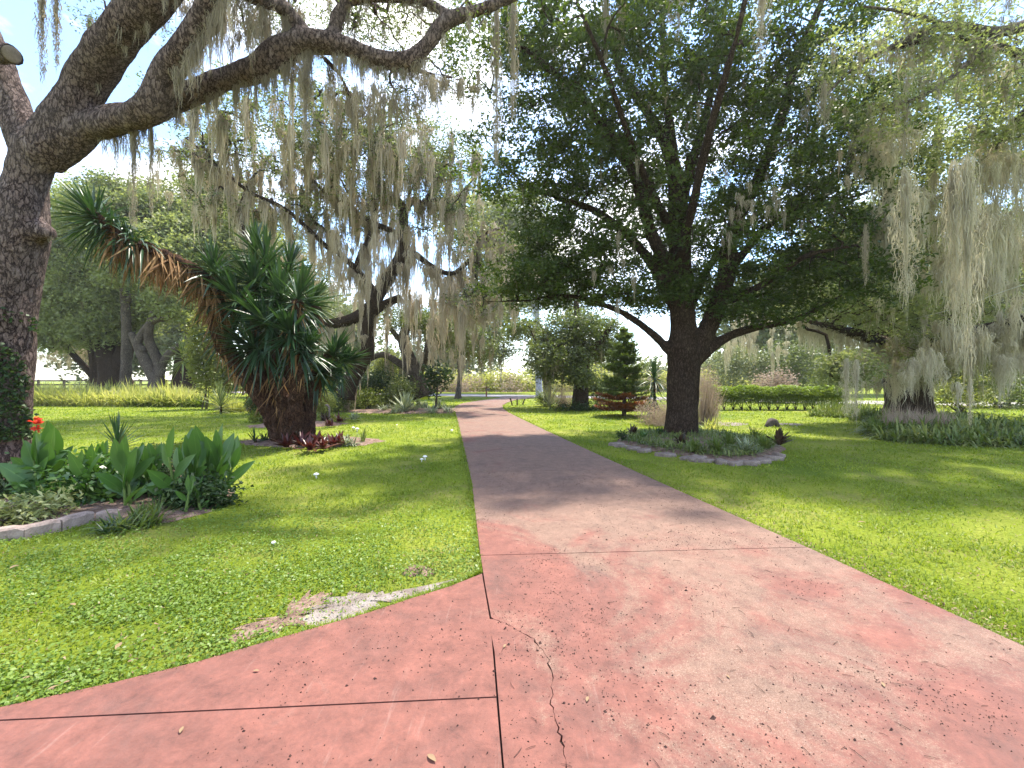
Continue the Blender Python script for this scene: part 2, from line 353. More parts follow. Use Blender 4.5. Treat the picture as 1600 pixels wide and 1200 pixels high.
# worn zones break up into grains at their rims; the far stretch is worn throughout
spy = N(n, "ShaderNodeSeparateXYZ"); n.links.new(tcd.outputs['Object'], spy.inputs[0])
far = N(n, "ShaderNodeMapRange"); n.links.new(spy.outputs[1], far.inputs[0]); far.inputs[1].default_value = 3.4; far.inputs[2].default_value = 6.0; far.inputs[3].default_value = 0; far.inputs[4].default_value = .27
side = N(n, "ShaderNodeMapRange"); n.links.new(spy.outputs[0], side.inputs[0]); side.inputs[1].default_value = -.3; side.inputs[2].default_value = .7; side.inputs[3].default_value = -.13; side.inputs[4].default_value = .015
wsum = mth('ADD', mth('MULTIPLY_ADD', fine1, .30, nzz(.75, 8, .66, 1.0, 7)), mth('MULTIPLY_ADD', fine2, .22, mth('ADD', far.outputs[0], side.outputs[0])))
worn = ramp(n, wsum, [(.765, (0, 0, 0)), (.895, (1, 1, 1))])
speck = ramp(n, mth('MULTIPLY_ADD', grain, .5, mth('MULTIPLY', fine2, .5)), [(.36, (.070, .042, .031)), (.46, (.175, .108, .080)), (.55, (.25, .165, .125)), (.65, (.48, .39, .33))])
c = mixc(n, mth('MULTIPLY', worn, .8), base, speck)
dirt = ramp(n, mth('MULTIPLY_ADD', fine1, .25, nzz(1.1, 9, .7, 1.4, 17)), [(.66, (0, 0, 0)), (.84, (1, 1, 1))])
c = mixc(n, mth('MULTIPLY', dirt, .55), c, (.095, .062, .056))
scm = N(n, "ShaderNodeMapping"); scm.inputs['Rotation'].default_value = (0, 0, .5); scm.inputs['Scale'].default_value = (9, .7, 1); n.links.new(tcd.outputs['Object'], scm.inputs[0])
scn = N(n, "ShaderNodeTexNoise", Scale=2.2, Detail=7.0, Roughness=.75); n.links.new(scm.outputs[0], scn.inputs[0])
c = mixc(n, mth('MULTIPLY', ramp(n, scn.outputs['Fac'], [(.60, (0, 0, 0)), (.72, (1, 1, 1))]), .35), c, (.34, .24, .21))
pits = ramp(n, nzz(75, 2, .6, 0, 21), [(.70, (0, 0, 0)), (.74, (1, 1, 1))])
c = mixc(n, mth('MULTIPLY', pits, .6), c, (.05, .03, .027))
mott = ramp(n, nzz(7, 10, .82, .3, 31), [(.33, (.55, .53, .53)), (.5, (.84, .82, .80)), (.66, (1.08, 1.05, 1.03))])
c = mixc(n, 1.0, c, mott, 'MULTIPLY')
p = N(n, "ShaderNodeBsdfPrincipled", Roughness=.72); p.inputs['Specular IOR Level'].default_value = .35
n.links.new(c, p.inputs['Base Color'])
b = N(n, "ShaderNodeBump", Strength=.6, Distance=.006); n.links.new(nzz(70, 8, .8), b.inputs['Height']); n.links.new(b.outputs[0], p.inputs['Normal'])
n.links.new(p.outputs[0], o.inputs[0])

# lawn earth below the blades
m, n, o = newmat("lawn_ground"); M['lawn'] = m
tcd = N(n, "ShaderNodeTexCoord")
a1 = ramp(n, nzz(.45, 6, .6, .4), [(.35, (.105, .155, .016)), (.5, (.17, .215, .022)), (.68, (.26, .28, .05))])
a2 = ramp(n, nzz(28, 6, .75), [(.3, (.45, .45, .45)), (.7, (1.5, 1.5, 1.4))])
c = mixc(n, .85, a1, a2, 'MULTIPLY')
br = ramp(n, nzz(.8, 7, .7, .3, 5), [(.52, (0, 0, 0)), (.68, (1, 1, 1))])
bmx = N(n, "ShaderNodeMath", operation='MULTIPLY'); n.links.new(br, bmx.inputs[0]); bmx.inputs[1].default_value = .45
c = mixc(n, bmx.outputs[0], c, (.24, .19, .10))
p = N(n, "ShaderNodeBsdfPrincipled", Roughness=.95); p.inputs['Specular IOR Level'].default_value = .1; n.links.new(c, p.inputs['Base Color'])
b = N(n, "ShaderNodeBump", Strength=.8, Distance=.04); n.links.new(nzz(30, 6, .8), b.inputs['Height']); n.links.new(b.outputs[0], p.inputs['Normal'])
n.links.new(p.outputs[0], o.inputs[0])

# ------------------------------------------------------------------ the ground
g = MB()
xs = np.concatenate([-np.geomspace(500, 6, 14), np.linspace(-5, 5, 6), np.geomspace(6, 500, 14)])
X, Y = np.meshgrid(xs, xs + 20); nx = len(xs)
i, j = np.meshgrid(range(nx - 1), range(nx - 1), indexing='ij'); b0 = (i * nx + j).ravel()
g.add(np.stack([X.ravel(), Y.ravel(), np.zeros(nx * nx)], 1), np.stack([b0, b0 + 1, b0 + nx + 1, b0 + nx], 1))
tag(g.build("lawn", M['lawn']), "green lawn spreading on both sides of the red driveway", kind='structure')

def sheet(poly, z, thick=0.0):
    """polygon (ccw) as a slab: ngon top + skirts, returned via bmesh-free pydata"""
    n_ = len(poly); v = [(x, y, z) for x, y in poly] + [(x, y, z - thick) for x, y in poly]
    f = [tuple(range(n_))]
    if thick: f += [(i, i + n_, (i + 1) % n_ + n_, (i + 1) % n_) for i in range(n_)]
    return v, f
def poly_obj(name, poly, z, thick, mat, parent=None):
    a = np.array(poly); area = 0.5 * np.sum(a[:, 0] * np.roll(a[:, 1], -1) - a[:, 1] * np.roll(a[:, 0], -1))
    if area < 0: poly = list(poly)[::-1]
    v, f = sheet(poly, z, thick); me = bpy.data.meshes.new(name); me.from_pydata(v, [], f); me.materials.append(mat); me.update()
    return link(name, me, parent)

# driveway edges, in metres (x by depth)
RE = np.array([(3.6, -6), (3.5, -1), (3.32, 1.2), (3.0, 2.55), (2.75, 4.04), (2.40, 5.79), (1.82, 8.85), (1.18, 12.4), (.55, 16), (-.12, 20.1), (-.46, 23.1), (-.55, 25.9), (-.35, 28.6), (.2, 32.4), (1.6, 36.2), (3.5, 37.6)])
LE = np.array([(.5, -6), (.28, -1), (0.0, 1.4), (-.04, 1.79), (-.13, 2.77), (-.25, 3.59), (-.62, 6.67), (-.99, 9.2), (-2.0, 16), (-3.03, 22.7), (-3.27, 24.7), (-3.2, 27.9), (-2.6, 30.6), (-1.9, 33), (-1.0, 36.3), (-.9, 40)])
def edge_at(E, y): return np.interp(y, E[:, 1], E[:, 0])
drive_poly = [tuple(a) for a in RE] + [tuple(a) for a in LE[::-1]]
FL = [G(752, 897)[:2], G(700, 924)[:2], G(640, 943)[:2], G(569, 967)[:2], G(437, 1005)[:2], G(306, 1044)[:2], G(175, 1077)[:2], G(0, 1116)[:2], (-3.3, 2.0), (-6, 1.7)]
flare_poly = [tuple(a) for a in FL] + [(-6, -6), (.5, -6)] + [tuple(a) for a in LE[:6]]
TOP = 0.035
drv = poly_obj("driveway", drive_poly, 0.012, .05, M['joint']); tag(drv, "red stained concrete driveway curving away between the lawns", kind='structure')
apron_base = poly_obj("driveway_bed", flare_poly, 0.008, .04, M['joint'], drv)
crack = [G(767, 974), G(801, 988), G(835, 1008), G(855, 1033), G(863, 1061), G(859, 1106), G(869, 1140), G(883, 1185), G(887, 1230)]
rg = np.random.default_rng(5)
cp = []
for a, b_ in zip(crack[:-1], crack[1:]):
    for k in range(6):
        t = k / 6; q_ = a[:2] * (1 - t) + b_[:2] * t + rg.normal(size=2) * .006; cp.append(q_)
cp.append(crack[-1][:2]); cp.append(np.array([.32, 1.0])); cp = np.array(cp)
crw = np.clip(.0022 + .0016 * np.sin(np.arange(len(cp)) * .7) + rg.normal(size=len(cp)) * .0012, .0006, .006)
J1L, J1R = 3.86, 4.05      # slanting cross joint near the foot of the picture
gap = .005
def edge_pts(E, y0, y1, off):
    ys = [y0] + [y for y in E[:, 1] if y0 + .2 < y < y1 - .2] + [y1]
    extra = np.linspace(y0, y1, 5)
    ys = sorted(set(list(ys) + list(extra)))
    return [(edge_at(E, y) + off, y) for y in ys]
# near slab split by the wandering crack
x0 = lambda y: edge_at(LE, y) + gap
near_left = [(x0(y), y) for y in (-6, -3, 0, 1.0, 1.4, 1.79, 2.2, 2.5)] + [(cp[0][0] - .012, cp[0][1])] + [(c_[0] - crw[i_], c_[1] - .001) for i_, c_ in enumerate(cp[1:])] + [(.5, -1), (.75, -6)]
poly_obj("concrete_slab", near_left, TOP, .025, M['slab'], drv)
near_right = [(c_[0] + crw[i_], c_[1] + .001) for i_, c_ in enumerate(cp[1:])] + [(.52, -1), (.77, -6), (3.6, -6), (3.5, -1), (3.32, 1.2), (3.0, 2.55), (edge_at(RE, J1R - gap), J1R - gap)]
near_right += [(x0(J1L - gap), J1L - gap), (x0(3.3), 3.3), (x0(cp[0][1] + .01) , cp[0][1] + .02)]
poly_obj("concrete_slab", near_right, TOP, .025, M['slab'], drv)
joints = [(J1L, J1R), (7.35, 7.5), (9.95, 10.15), (12.9, 13.0), (16.4, 16.4), (20.0, 20), (23.6, 23.4), (27.4, 27.2), (31.2, 31.0)]
for k, (a, b_) in enumerate(joints[:-1]):
    a2_, b2_ = joints[k + 1]
    L_ = edge_pts(LE, a + gap, a2_ - gap, .003); R_ = edge_pts(RE, b_ + gap, b2_ - gap, -.003)
    poly_obj("concrete_slab", R_ + L_[::-1], TOP, .025, M['slab'], drv)
tail = edge_pts(RE, 31.0 + gap, 36.8, 0) + [(3.5, 37.6), (-.9, 39.5)] + edge_pts(LE, 31.2 + gap, 36.3, 0)[::-1]
poly_obj("concrete_slab", tail, TOP, .025, M['slab'], drv)
# apron slabs on the left, split by the cross joint
ja, jb = G(0, 1137)[:2], G(772, 1100)[:2]
def jy(x): return ja[1] + (jb[1] - ja[1]) * (x - ja[0]) / (jb[0] - ja[0])
fl = [tuple(q_) for q_ in FL[1:]]
xe = lambda y: edge_at(LE, y) - gap
upper = [(xe(3.5), 3.5)] + [(a, b_) for a, b_ in fl if b_ > jy(a) + .05]
xl = upper[-1][0]
upper += [(xl - .35, jy(xl - .35) + gap), (-1.2, jy(-1.2) + gap), (xe(jy(-.08)), jy(-.08) + gap), (xe(2.4), 2.4), (xe(2.8), 2.8), (xe(3.2), 3.2)]
poly_obj("concrete_slab", upper, TOP - .001, .025, M['slab'], drv)
lower = [(xe(jy(-.08)), jy(-.08) - gap), (-1.2, jy(-1.2) - gap), (xl - .36, jy(xl - .36) - gap), (-6, 1.6), (-6, -6), (.5 - gap, -6), (xe(-1), -1), (xe(1.4), 1.4)]
poly_obj("concrete_slab", lower, TOP - .001, .025, M['slab'], drv)

# far road ribbon
def ribbon(name, pts, wdt, z, mat):
    p_, r_ = catmull([(x, y, 0) for x, y in pts], [wdt / 2] * len(pts), 8)
    t_ = nrm(np.gradient(p_, axis=0)); s_ = np.stack([-t_[:, 1], t_[:, 0], 0 * t_[:, 0]], 1) * wdt / 2
    v = np.stack([p_ + s_, p_ - s_], 1).reshape(-1, 3); v[:, 2] = z
    k = np.arange(len(p_) - 1) * 2
    mb = MB(); mb.add(v, np.stack([k, k + 1, k + 3, k + 2], 1)); return mb.build(name, mat)
tag(ribbon("road", [(-90, 66), (-40, 54), (-12, 45), (0, 40.5), (8, 37.5), (18, 32), (30, 28), (60, 26), (110, 30)], 5.2, .022, M['road']), "pale road crossing beyond the end of the driveway", kind='structure')

def blob_poly(c, rx, ry, n_=28, jit=.12, seed=0, rot=0):
    r_ = np.random.default_rng(seed); a = np.linspace(0, 2 * math.pi, n_, endpoint=False)
    k = 1 + jit * (np.sin(a * 2 + r_.random() * 6) * .6 + np.sin(a * 3 + r_.random() * 6) * .5 + r_.normal(size=n_) * .35)
    x = rx * np.cos(a) * k; y = ry * np.sin(a) * k
    return [(c[0] + x_ * math.cos(rot) - y_ * math.sin(rot), c[1] + x_ * math.sin(rot) + y_ * math.cos(rot)) for x_, y_ in zip(x, y)]
def mound(name, poly, h, mat, parent=None, seed=0, z0=.004):
    """low irregular heap filling a polygon"""
    poly = np.array(poly); c_ = poly.mean(0); mb = MB(); R_ = 7; n_ = len(poly); r_ = np.random.default_rng(seed)
    ks = np.linspace(1, 0, R_ + 1)[:-1]
    v = []
    for k in ks:
        zz = z0 + h * (1 - k ** 3) + (r_.random(n_) * h * .25 if k < 1 else 0) + np.zeros(n_)
        v.append(np.column_stack([c_ + (poly - c_) * k, zz]))
    v = np.concatenate(v + [np.array([[c_[0], c_[1], z0 + h]])])
    i_, j_ = np.meshgrid(range(R_ - 1), range(n_), indexing='ij'); jn = (j_ + 1) % n_
    q_ = np.stack([i_ * n_ + j_, i_ * n_ + jn, (i_ + 1) * n_ + jn, (i_ + 1) * n_ + j_], -1).reshape(-1, 4)
    j_ = np.arange(n_); t_ = np.stack([(R_ - 1) * n_ + j_, (R_ - 1) * n_ + (j_ + 1) % n_, np.full(n_, R_ * n_)], 1)
    mb.add(v, q_, t_); return mb.build(name, mat, parent)

patch1 = blob_poly(G(580, 940)[:2], .46, .17, 64, .7, 3, .25)
patch2 = blob_poly(G(450, 965)[:2], .20, .19, 50, .8, 4)
patch3 = blob_poly(G(655, 893)[:2], .14, .10, 24, .3, 6)
tag(mound("sand_patch", patch1, .006, M['sand'], None, 1), "bare patch of pale sand in the lawn by the apron edge", kind='structure')
tag(mound("soil_patch", patch2, .005, M['mulch'], None, 2), "bare brown soil patch with leaf crumbs in the lawn", kind='structure')
tag(mound("soil_patch", patch3, .005, M['mulch'], None, 3), "small bare brown patch beside the driveway edge", kind='structure')
# flower-bed outlines
bedL = [tuple(G(-160, 870)[:2]), tuple(G(-60, 850)[:2]), tuple(G(40, 838)[:2]), tuple(G(135, 816)[:2]), tuple(G(190, 812)[:2]), tuple(G(260, 818)[:2]), tuple(G(330, 800)[:2]), tuple(G(368, 770)[:2]), tuple(G(330, 738)[:2]), tuple(G(250, 722)[:2]), tuple(G(120, 716)[:2]), (-9.8, 8.4), (-10.5, 6.0)]
bedY = blob_poly((G(470, 697)[0], 11.0), 1.75, .95, 30, .12, 8)
bedY2 = blob_poly((G(475, 662)[0], 15.2), 1.7, 1.0, 26, .15, 9)

stone_tgt = [(962, 693), (975, 696), (990, 700), (1006, 704), (1042, 710), (1074, 715), (1088, 717), (1102, 719), (1128, 722), (1148, 724), (1170, 723), (1190, 720), (1207, 716), (1216, 711)]
bedR = [tuple(G(a, b - 1)[:2]) for a, b in stone_tgt] + [(6.25, 9.9), (6.7, 11.2), (6.3, 12.8), (5.2, 13.6), (4.0, 13.3), (3.1, 12.2)]

# ------------------------------------------------------------------ grass
rg = np.random.default_rng(11)
def excl(x, y, m_=0.0):
    e = (x > edge_at(LE, y) - .02) & (x < edge_at(RE, y) + .02) & (y < 37)
    e |= inside(flare_poly, x, y)
    for b_ in (bedL, bedY, bedY2, bedR): e |= inside(b_, x, y)
    return e
K = 330000
u = rg.random(K); zz = 1.3 * (34 / 1.3) ** u
xx = rg.uniform(-1.32, 1.32, K) * (zz + .6)
ok = ~excl(xx, zz); xx, zz = xx[ok], zz[ok]
pn = np.array([noise.noise(Vector((x * .9, y * .9, 3.1))) for x, y in zip(xx[:].tolist(), zz.tolist())])
inP = inside(patch1, xx, zz) | inside(patch2, xx, zz) | inside(patch3, xx, zz)
keep = (rg.random(len(xx)) < np.where(inP, .28, .80 + .9 * pn)) & ~((pn < -.33) & (rg.random(len(xx)) < .6))
# fewer blades where the ground weeds take over
weed = (xx < -.2) & (zz < 5.0)
keep &= ~(weed & (rg.random(len(xx)) < .5))
pn2 = np.array([noise.noise(Vector((x * 3.1, y * 2.3, 7.7))) for x, y in zip(xx.tolist(), zz.tolist())]); keep &= ~((pn2 > .22) & (rg.random(len(xx)) < .62))
xx, zz, pn = xx[keep], zz[keep], pn[keep]; n_ = len(xx)
L_ = (.035 + .0028 * zz) * rg.uniform(.6, 1.4, n_); W_ = (.0035 + .0013 * zz) * rg.uniform(.7, 1.3, n_)
az = rg.random(n_) * 6.283; tilt = rg.uniform(.25, 1.15, n_)
d_ = np.stack([np.cos(az) * np.sin(tilt), np.sin(az) * np.sin(tilt), np.cos(tilt)], 1)
s_ = np.stack([-np.sin(az), np.cos(az), np.zeros(n_)], 1); s_ = nrm(s_ + rg.normal(size=(n_, 3)) * .4)
b_ = np.stack([xx, zz, np.zeros(n_)], 1); mid_ = b_ + d_ * (L_ * .55)[:, None]
tipv = mid_ + (d_ * [1, 1, .35]) * (L_ * .55)[:, None]
hw = (W_ * .5)[:, None]
v = np.stack([b_ - s_ * hw * .7, b_ + s_ * hw * .7, mid_ + s_ * hw, mid_ - s_ * hw, tipv], 1).reshape(-1, 3)
k = np.arange(n_)[:, None] * 5
mb = MB(); mb.add(v, k + [0, 1, 2, 3], k + [3, 2, 4])
tag(mb.build("grass", M['grass']), "short bright green grass blades covering the lawns", "grass", kind='stuff')
# blades flopping over the concrete edges, and dead thatch gathered there
K = 16000; zz = 1.9 * (26 / 1.9) ** rg.random(K); sd1 = rg.random(K) < .5
xx = np.where(sd1, edge_at(LE, zz) - rg.exponential(.02, K) + .005, edge_at(RE, zz) + rg.exponential(.03, K) - .005)
fp = np.array(FL[:8] + [(-3.3, 2.0)]); t_ = rg.random(K) * (len(fp) - 1); i_ = t_.astype(int); f_ = (t_ - i_)[:, None]; ep = fp[i_] * (1 - f_) + fp[np.minimum(i_ + 1, len(fp) - 1)] * f_
useF = rg.random(K) < .3; xx = np.where(useF, ep[:, 0], xx); zz = np.where(useF, ep[:, 1] + rg.exponential(.02, K), zz)
ok = useF | ~((xx < 0) & (zz < 3.6) & sd1); xx, zz = xx[ok], zz[ok]; n_ = len(xx); a = rg.random(n_) * 6.283; e = rg.uniform(.3, 1.4, n_)
mb = MB(); blades(mb, np.column_stack([xx, zz, np.full(n_, .012)]), np.stack([np.cos(a) * np.sin(e), np.sin(a) * np.sin(e), np.cos(e)], 1), (.035 + .002 * zz) * rg.uniform(.6, 1.5, n_), .0035 + .001 * zz, .5, 2, None, 'grass')
tag(mb.build("edge_grass", M['grass']), "grass blades flopping over the driveway's edges", "grass", kind='stuff')
K = 6000; zz = 1.7 * (14 / 1.7) ** rg.random(K); xx = rg.uniform(-1.3, 1.3, K) * (zz + .5)
nearR = rg.random(K) < .25; xx = np.where(nearR, edge_at(RE, zz) + rg.exponential(.10, K), xx)
ok = ~excl(xx, zz); xx, zz = xx[ok], zz[ok]; n_ = len(xx); mb = MB()
leaves(mb, np.column_stack([xx, zz, rg.uniform(.012, .05, n_)]), rg, .024 + 0 * zz, .009, up=.8, fold=.1, tri=True)
tag(mb.build("lawn_litter", M['fallen']), "dead blades and leaf crumbs lying through the lawn", "litter", kind='stuff')
# low broad-leaved weeds on the near left lawn
K = 72000; zz = 1.5 * (5.6 / 1.5) ** rg.random(K); xx = -rg.random(K) * 1.35 * (zz + .4) - .05
ok = ~excl(xx, zz) & ~((inside(patch1, xx, zz) | inside(patch2, xx, zz)) & (rg.random(K) < .9))
pn = np.array([noise.noise(Vector((x * 1.7, y * 1.7, 9.1))) for x, y in zip(xx.tolist(), zz.tolist())])
ok &= rg.random(K) < np.clip(.75 + pn * 1.5, .1, 1) * np.clip((6 - zz) / 2, 0, 1)
xx, zz = xx[ok], zz[ok]
mb = MB(); leaves(mb, np.stack([xx, zz, rg.uniform(.015, .05, len(xx))], 1), rg, .025, .017, up=.8, fold=.12)
tag(mb.build("ground_weeds", M['clover']), "low broad leaved weeds mixed into the near lawn", "weeds", kind='stuff')

# ------------------------------------------------------------------ tree maker
def hang(mb, p, L, R, n_, w_, rng, seg=None, taper=.75):
    """a tuft of thin drooping strands below p (p may be many points)"""
    p = np.atleast_2d(p); m_ = len(p); seg = seg or (5 if w_ < .012 else 3); L = np.broadcast_to(L, m_); R = np.broadcast_to(R, m_)
    idx = np.repeat(np.arange(m_), n_); T = len(idx)
    a = rng.random(T) * 6.283; rr = np.sqrt(rng.random(T))
    off = np.stack([np.cos(a), np.sin(a), np.zeros(T)], 1) * (rr * R[idx])[:, None]
    ll = L[idx] * (1 - .75 * rr) * rng.uniform(.25, 1.05, T)
    st = rng.random(T) * .35 * L[idx] * (1 - rr * .5)
    t = np.linspace(0, 1, seg + 1)[None, :]
    env = (.35 + .65 * np.clip(t * 4, 0, 1)) * (1 - taper * t * .6)
    x = off[:, 0][:, None] * env; y = off[:, 1][:, None] * env
    amp = (R[idx] * .20 + .014)[:, None]
    ph = rng.random((4, T, 1)) * 6.283; fr = rng.uniform(2, 10, (2, T, 1))
    x = x + amp * np.sin(fr[0] * t + ph[0]) * t; y = y + amp * np.sin(fr[1] * t + ph[1]) * t
    z = -st[:, None] - ll[:, None] * t + rng.random(T)[:, None] * .05
    pth = np.stack([x, y, z], -1) + p[idx][:, None, :]
    sa = rng.random(T) * 3.14; sdv = np.stack([np.cos(sa), np.sin(sa) * .5, rng.normal(size=T) * .15], 1)[:, None, :]
    hw = (w_ * .5 * rng.uniform(.5, 1.4, T))[:, None, None] * np.interp(t, [0, .6, 1], [1, .9, .25])[:, :, None]
    v = np.stack([pth - sdv * hw, pth + sdv * hw], 2).reshape(-1, 3)
    i = np.arange(T)[:, None] * (seg + 1) * 2 + np.arange(seg)[None, :] * 2
    q = np.stack([i, i + 1, i + 3, i + 2], -1).reshape(-1, 4)
    mb.add(v, q)

def grow(mb, limbs, clumps, rng, r_tip=.008, seg=5, gnarl=.12, jitter=True):
    """limbs: list of (points, radii) already drawn. clumps: (n,3) targets. Adds twigs linking each clump to the skeleton."""
    nodes = []; rad = []
    for p, r in limbs:
        q, rr = catmull(p, r, 5); st = max(0, int(len(q) * .12)); nodes += list(q[st:]); rad += list(rr[st:])
    nodes = np.array(nodes); cap = len(nodes) + len(clumps) * 4
    buf = np.zeros((cap, 3)); buf[:len(nodes)] = nodes; cnt = len(nodes); nl = cnt
    par = np.full(cap, -1); use = np.zeros(cap); paths = []
    d0 = np.array([np.min(np.sum((nodes - c) ** 2, 1)) for c in clumps]) if len(clumps) else np.zeros(0)
    for ci in np.argsort(d0):
        c = clumps[ci]; dd = np.sum((buf[:cnt] - c) ** 2, 1)
        dd[:nl] *= 1.15; j = int(np.argmin(dd)); a = buf[j]; v = c - a; D = np.linalg.norm(v)
        if D < .05: continue
        k = 3; pts = [a]; ids = [j]
        for s in range(1, k + 1):
            t = s / k; q = a + v * t + rng.normal(size=3) * D * gnarl * (1 - t) * .8 + np.array([0, 0, D * .12 * math.sin(t * 3.14)])
            if s == k: q = c
            buf[cnt] = q; par[cnt] = ids[-1]; ids.append(cnt); pts.append(q); cnt += 1
        paths.append((pts, ids))
        x = ids[-1]
        while x >= nl and x >= 0: use[x] += 1; x = par[x]
    for pts, ids in paths:
        rr = [r_tip * math.sqrt(max(use[i], 1)) if i >= nl else None for i in ids]
        rr[0] = rr[0] if rr[0] else rr[1] * 1.15
        rr[0] = min(rr[0], rr[1] * 1.3)
        tube(mb, pts, rr, seg, 2, cap=False)
    return buf[:cnt]

def blobs(rng, specs):
    """specs: (px,py,depth, rx, ry(depth), rz, count) -> clump centres"""
    o = []
    for px, py, z, rx, ry, rz, n_ in specs:
        v = nrm(rng.normal(size=(n_, 3))) * (rng.random((n_, 1)) ** .45); o.append(P(px, py, z) + v * [rx, ry, rz])
    return np.concatenate(o)

def crown(mb, cl, rng, per, rad, L, W, flat=.55, tri=True):
    c = np.repeat(cl, per, 0); c = c + rng.normal(size=c.shape) * rad * [1, 1, flat]
    leaves(mb, c, rng, L, W, tri=tri)

def fused_trunk(name, parts, mat, vox, parent, disp=.03, dsc=3.0):
    """several overlapping limbs grown together into one skin"""
    mb = MB()
    for p, r, s, ro, rn in parts: tube(mb, p, r, s, 6, ro, rn)
    me = mb.mesh(name + "_raw", mat); ob = bpy.data.objects.new(name + "_raw", me); S.collection.objects.link(ob)
    md = ob.modifiers.new("r", 'REMESH'); md.mode = 'VOXEL'; md.voxel_size = vox
    sm = ob.modifiers.new("s", 'SMOOTH'); sm.factor = .6; sm.iterations = 4
    dg = bpy.context.evaluated_depsgraph_get(); m2 = bpy.data.meshes.new_from_object(ob.evaluated_get(dg)); m2.name = name
    bpy.data.objects.remove(ob)
    nv = len(m2.vertices); co = np.zeros(nv * 3); no = np.zeros(nv * 3)
    m2.vertices.foreach_get('co', co); m2.vertices.foreach_get('normal', no); co = co.reshape(-1, 3); no = no.reshape(-1, 3)
    if disp:
        h = np.array([noise.fractal(Vector((a * dsc, b * dsc, c * dsc * .6)), 1.0, 2.0, 3) + .6 * (.5 - abs(noise.noise(Vector((a * dsc * 5, b * dsc * 5, c * dsc * 2))))) for a, b, c in co.tolist()])
        co += no * (h * disp)[:, None]; m2.vertices.foreach_set('co', co.ravel())
    m2.polygons.foreach_set('use_smooth', np.ones(len(m2.polygons), bool)); m2.materials.clear(); m2.materials.append(mat); m2.update()
    return link(name, m2, parent)

def tree(label, cat, base, limbs, clumps, rng, barkm, leafm, per, rad, L, W, flat=.55, seg=7, sub=4, tip=.01, name="tree", group=None, gnarl=.12, fused=None):
    """tree > trunk, branches, crown"""
    r = empty(name, base); tag(r, label, cat, group)
    o = np.asarray(base, float)
    tr = MB(); br = MB()
    if fused is None:
        for i, (p, rr) in enumerate(limbs): tube(tr, p, rr, seg + (4 if i == 0 else 0), sub, .10, rng)
        t_ = tr.build("trunk", barkm, r)
    else:
        t_ = fused_trunk("trunk", [(p, rr, 16, .08, rng) for p, rr in limbs], barkm, fused[0], r, fused[1], fused[2])
    nodes = grow(br, limbs, clumps, rng, tip, 3, gnarl)
    tag(br.build("branches", barkm, r), kind="stuff"); cm = MB(); crown(cm, clumps, rng, per, rad, L, W, flat); cr_ = cm.build("crown", leafm, r)
    for ch in r.children: ch.location = tuple(-o)
    return r, nodes

def limb(z, *pts):
    """pts: (px, py, radius_m[, depth])"""
    return (np.array([P(p[0], p[1], p[3] if len(p) > 3 else z) for p in pts]), [p[2] for p in pts])

def moss_mass(name, label, mb, mat, group="Spanish moss draped over the trees"):
    return tag(mb.build(name, mat), label, "moss", group, 'stuff')

# ---- 1. near live oak on the left
rg = np.random.default_rng(21); z = 7.3
T1 = [limb(z, (-4, 800, .90), (-6, 745, .66), (-4, 690, .54), (0, 600, .52), (6, 500, .52), (18, 420, .53), (32, 350, .56), (40, 290, .41), (60, 225, .40)),
      limb(z, (56, 250, .42), (28, 180, .31), (8, 130, .29), (-12, 70, .27), (-60, -40, .22)),
      limb(z, (68, 235, .42), (106, 180, .38), (135, 130, .38), (165, 80, .36, 7.1), (200, 40, .34, 6.9), (240, 0, .30, 6.7), (300, -50, .24, 6.5), (420, -110, .18, 6.2)),
      limb(z, (66, 245, .36), (130, 205, .27), (180, 185, .24), (240, 172, .22, 7.2), (300, 145, .21, 7.1), (360, 122, .19, 7.1), (400, 108, .22, 7), (440, 80, .26, 7), (480, 65, .22, 7), (540, 72, .17, 7), (590, 92, .15, 7), (636, 96, .16, 7), (665, 72, .14, 7), (700, 32, .12, 7), (760, 12, .10, 7), (840, -20, .06, 7)),
      limb(z, (150, 198, .26), (200, 186, .22, 6.9), (236, 168, .25, 6.7), (262, 110, .24, 6.6), (292, 70, .22, 6.4), (322, 20, .20, 6.2), (350, -30, .18, 6), (380, -110, .16, 5.6)),
      limb(z, (335, -40, .14, 6.2), (400, -5, .12, 6.4), (440, 10, .12, 6.8), (465, 40, .15, 7), (485, 66, .14, 7)),
      limb(z, (520, 66, .10, 7), (528, 30, .12, 7), (545, 2, .10, 7), (600, -4, .09, 7), (660, 2, .08, 7), (705, 26, .08, 7)),
      limb(z, (630, 96, .07), (660, 112, .05), (700, 120, .03), (760, 140, .02)),
      limb(z, (505, 90, .05), (530, 115, .05), (548, 150, .04), (575, 170, .03), (600, 190, .02)),
      limb(z, (-50, -30, .14), (-20, -80, .08, 6.2), (66, -42, .045, 5), (120, -60, .02, 4.8)),
      limb(z, (40, 362, .30), (66, 362, .19, 7.2), (80, 366, .09, 7.1))]
T1K = [.72, .70, .80, .86, .84] + [.9] * 20
T1 = [(p_, [x * T1K[i] for x in r_]) for i, (p_, r_) in enumerate(T1)]
sp = [(480, -10, 7, 2.2, 1.5, .5, 60), (620, 0, 7.5, 1.3, 1.5, .8, 60), (560, 30, 8, 1, 1, .5, 30), (700, 60, 7.5, 1.0, 1.2, .9, 30), (190, -10, 7, .7, .8, .5, 22), (160, 40, 7.4, .25, .4, .3, 7),
      (630, 160, 7.5, .5, .5, .3, 16), (420, 30, 7.8, .8, .8, .4, 24), (760, 0, 7.4, .8, 1.0, .4, 10)]
cl = blobs(rg, sp)
t1, nd1 = tree("massive live oak with wide forking limbs and ivy at its foot", "tree", G(0, 745), T1, cl, rg, M['bark_near'], M['near_leaf'], 60, .16, .05, .022, name="live_oak", tip=.006, gnarl=.25, fused=(.045, .02, 3.5))
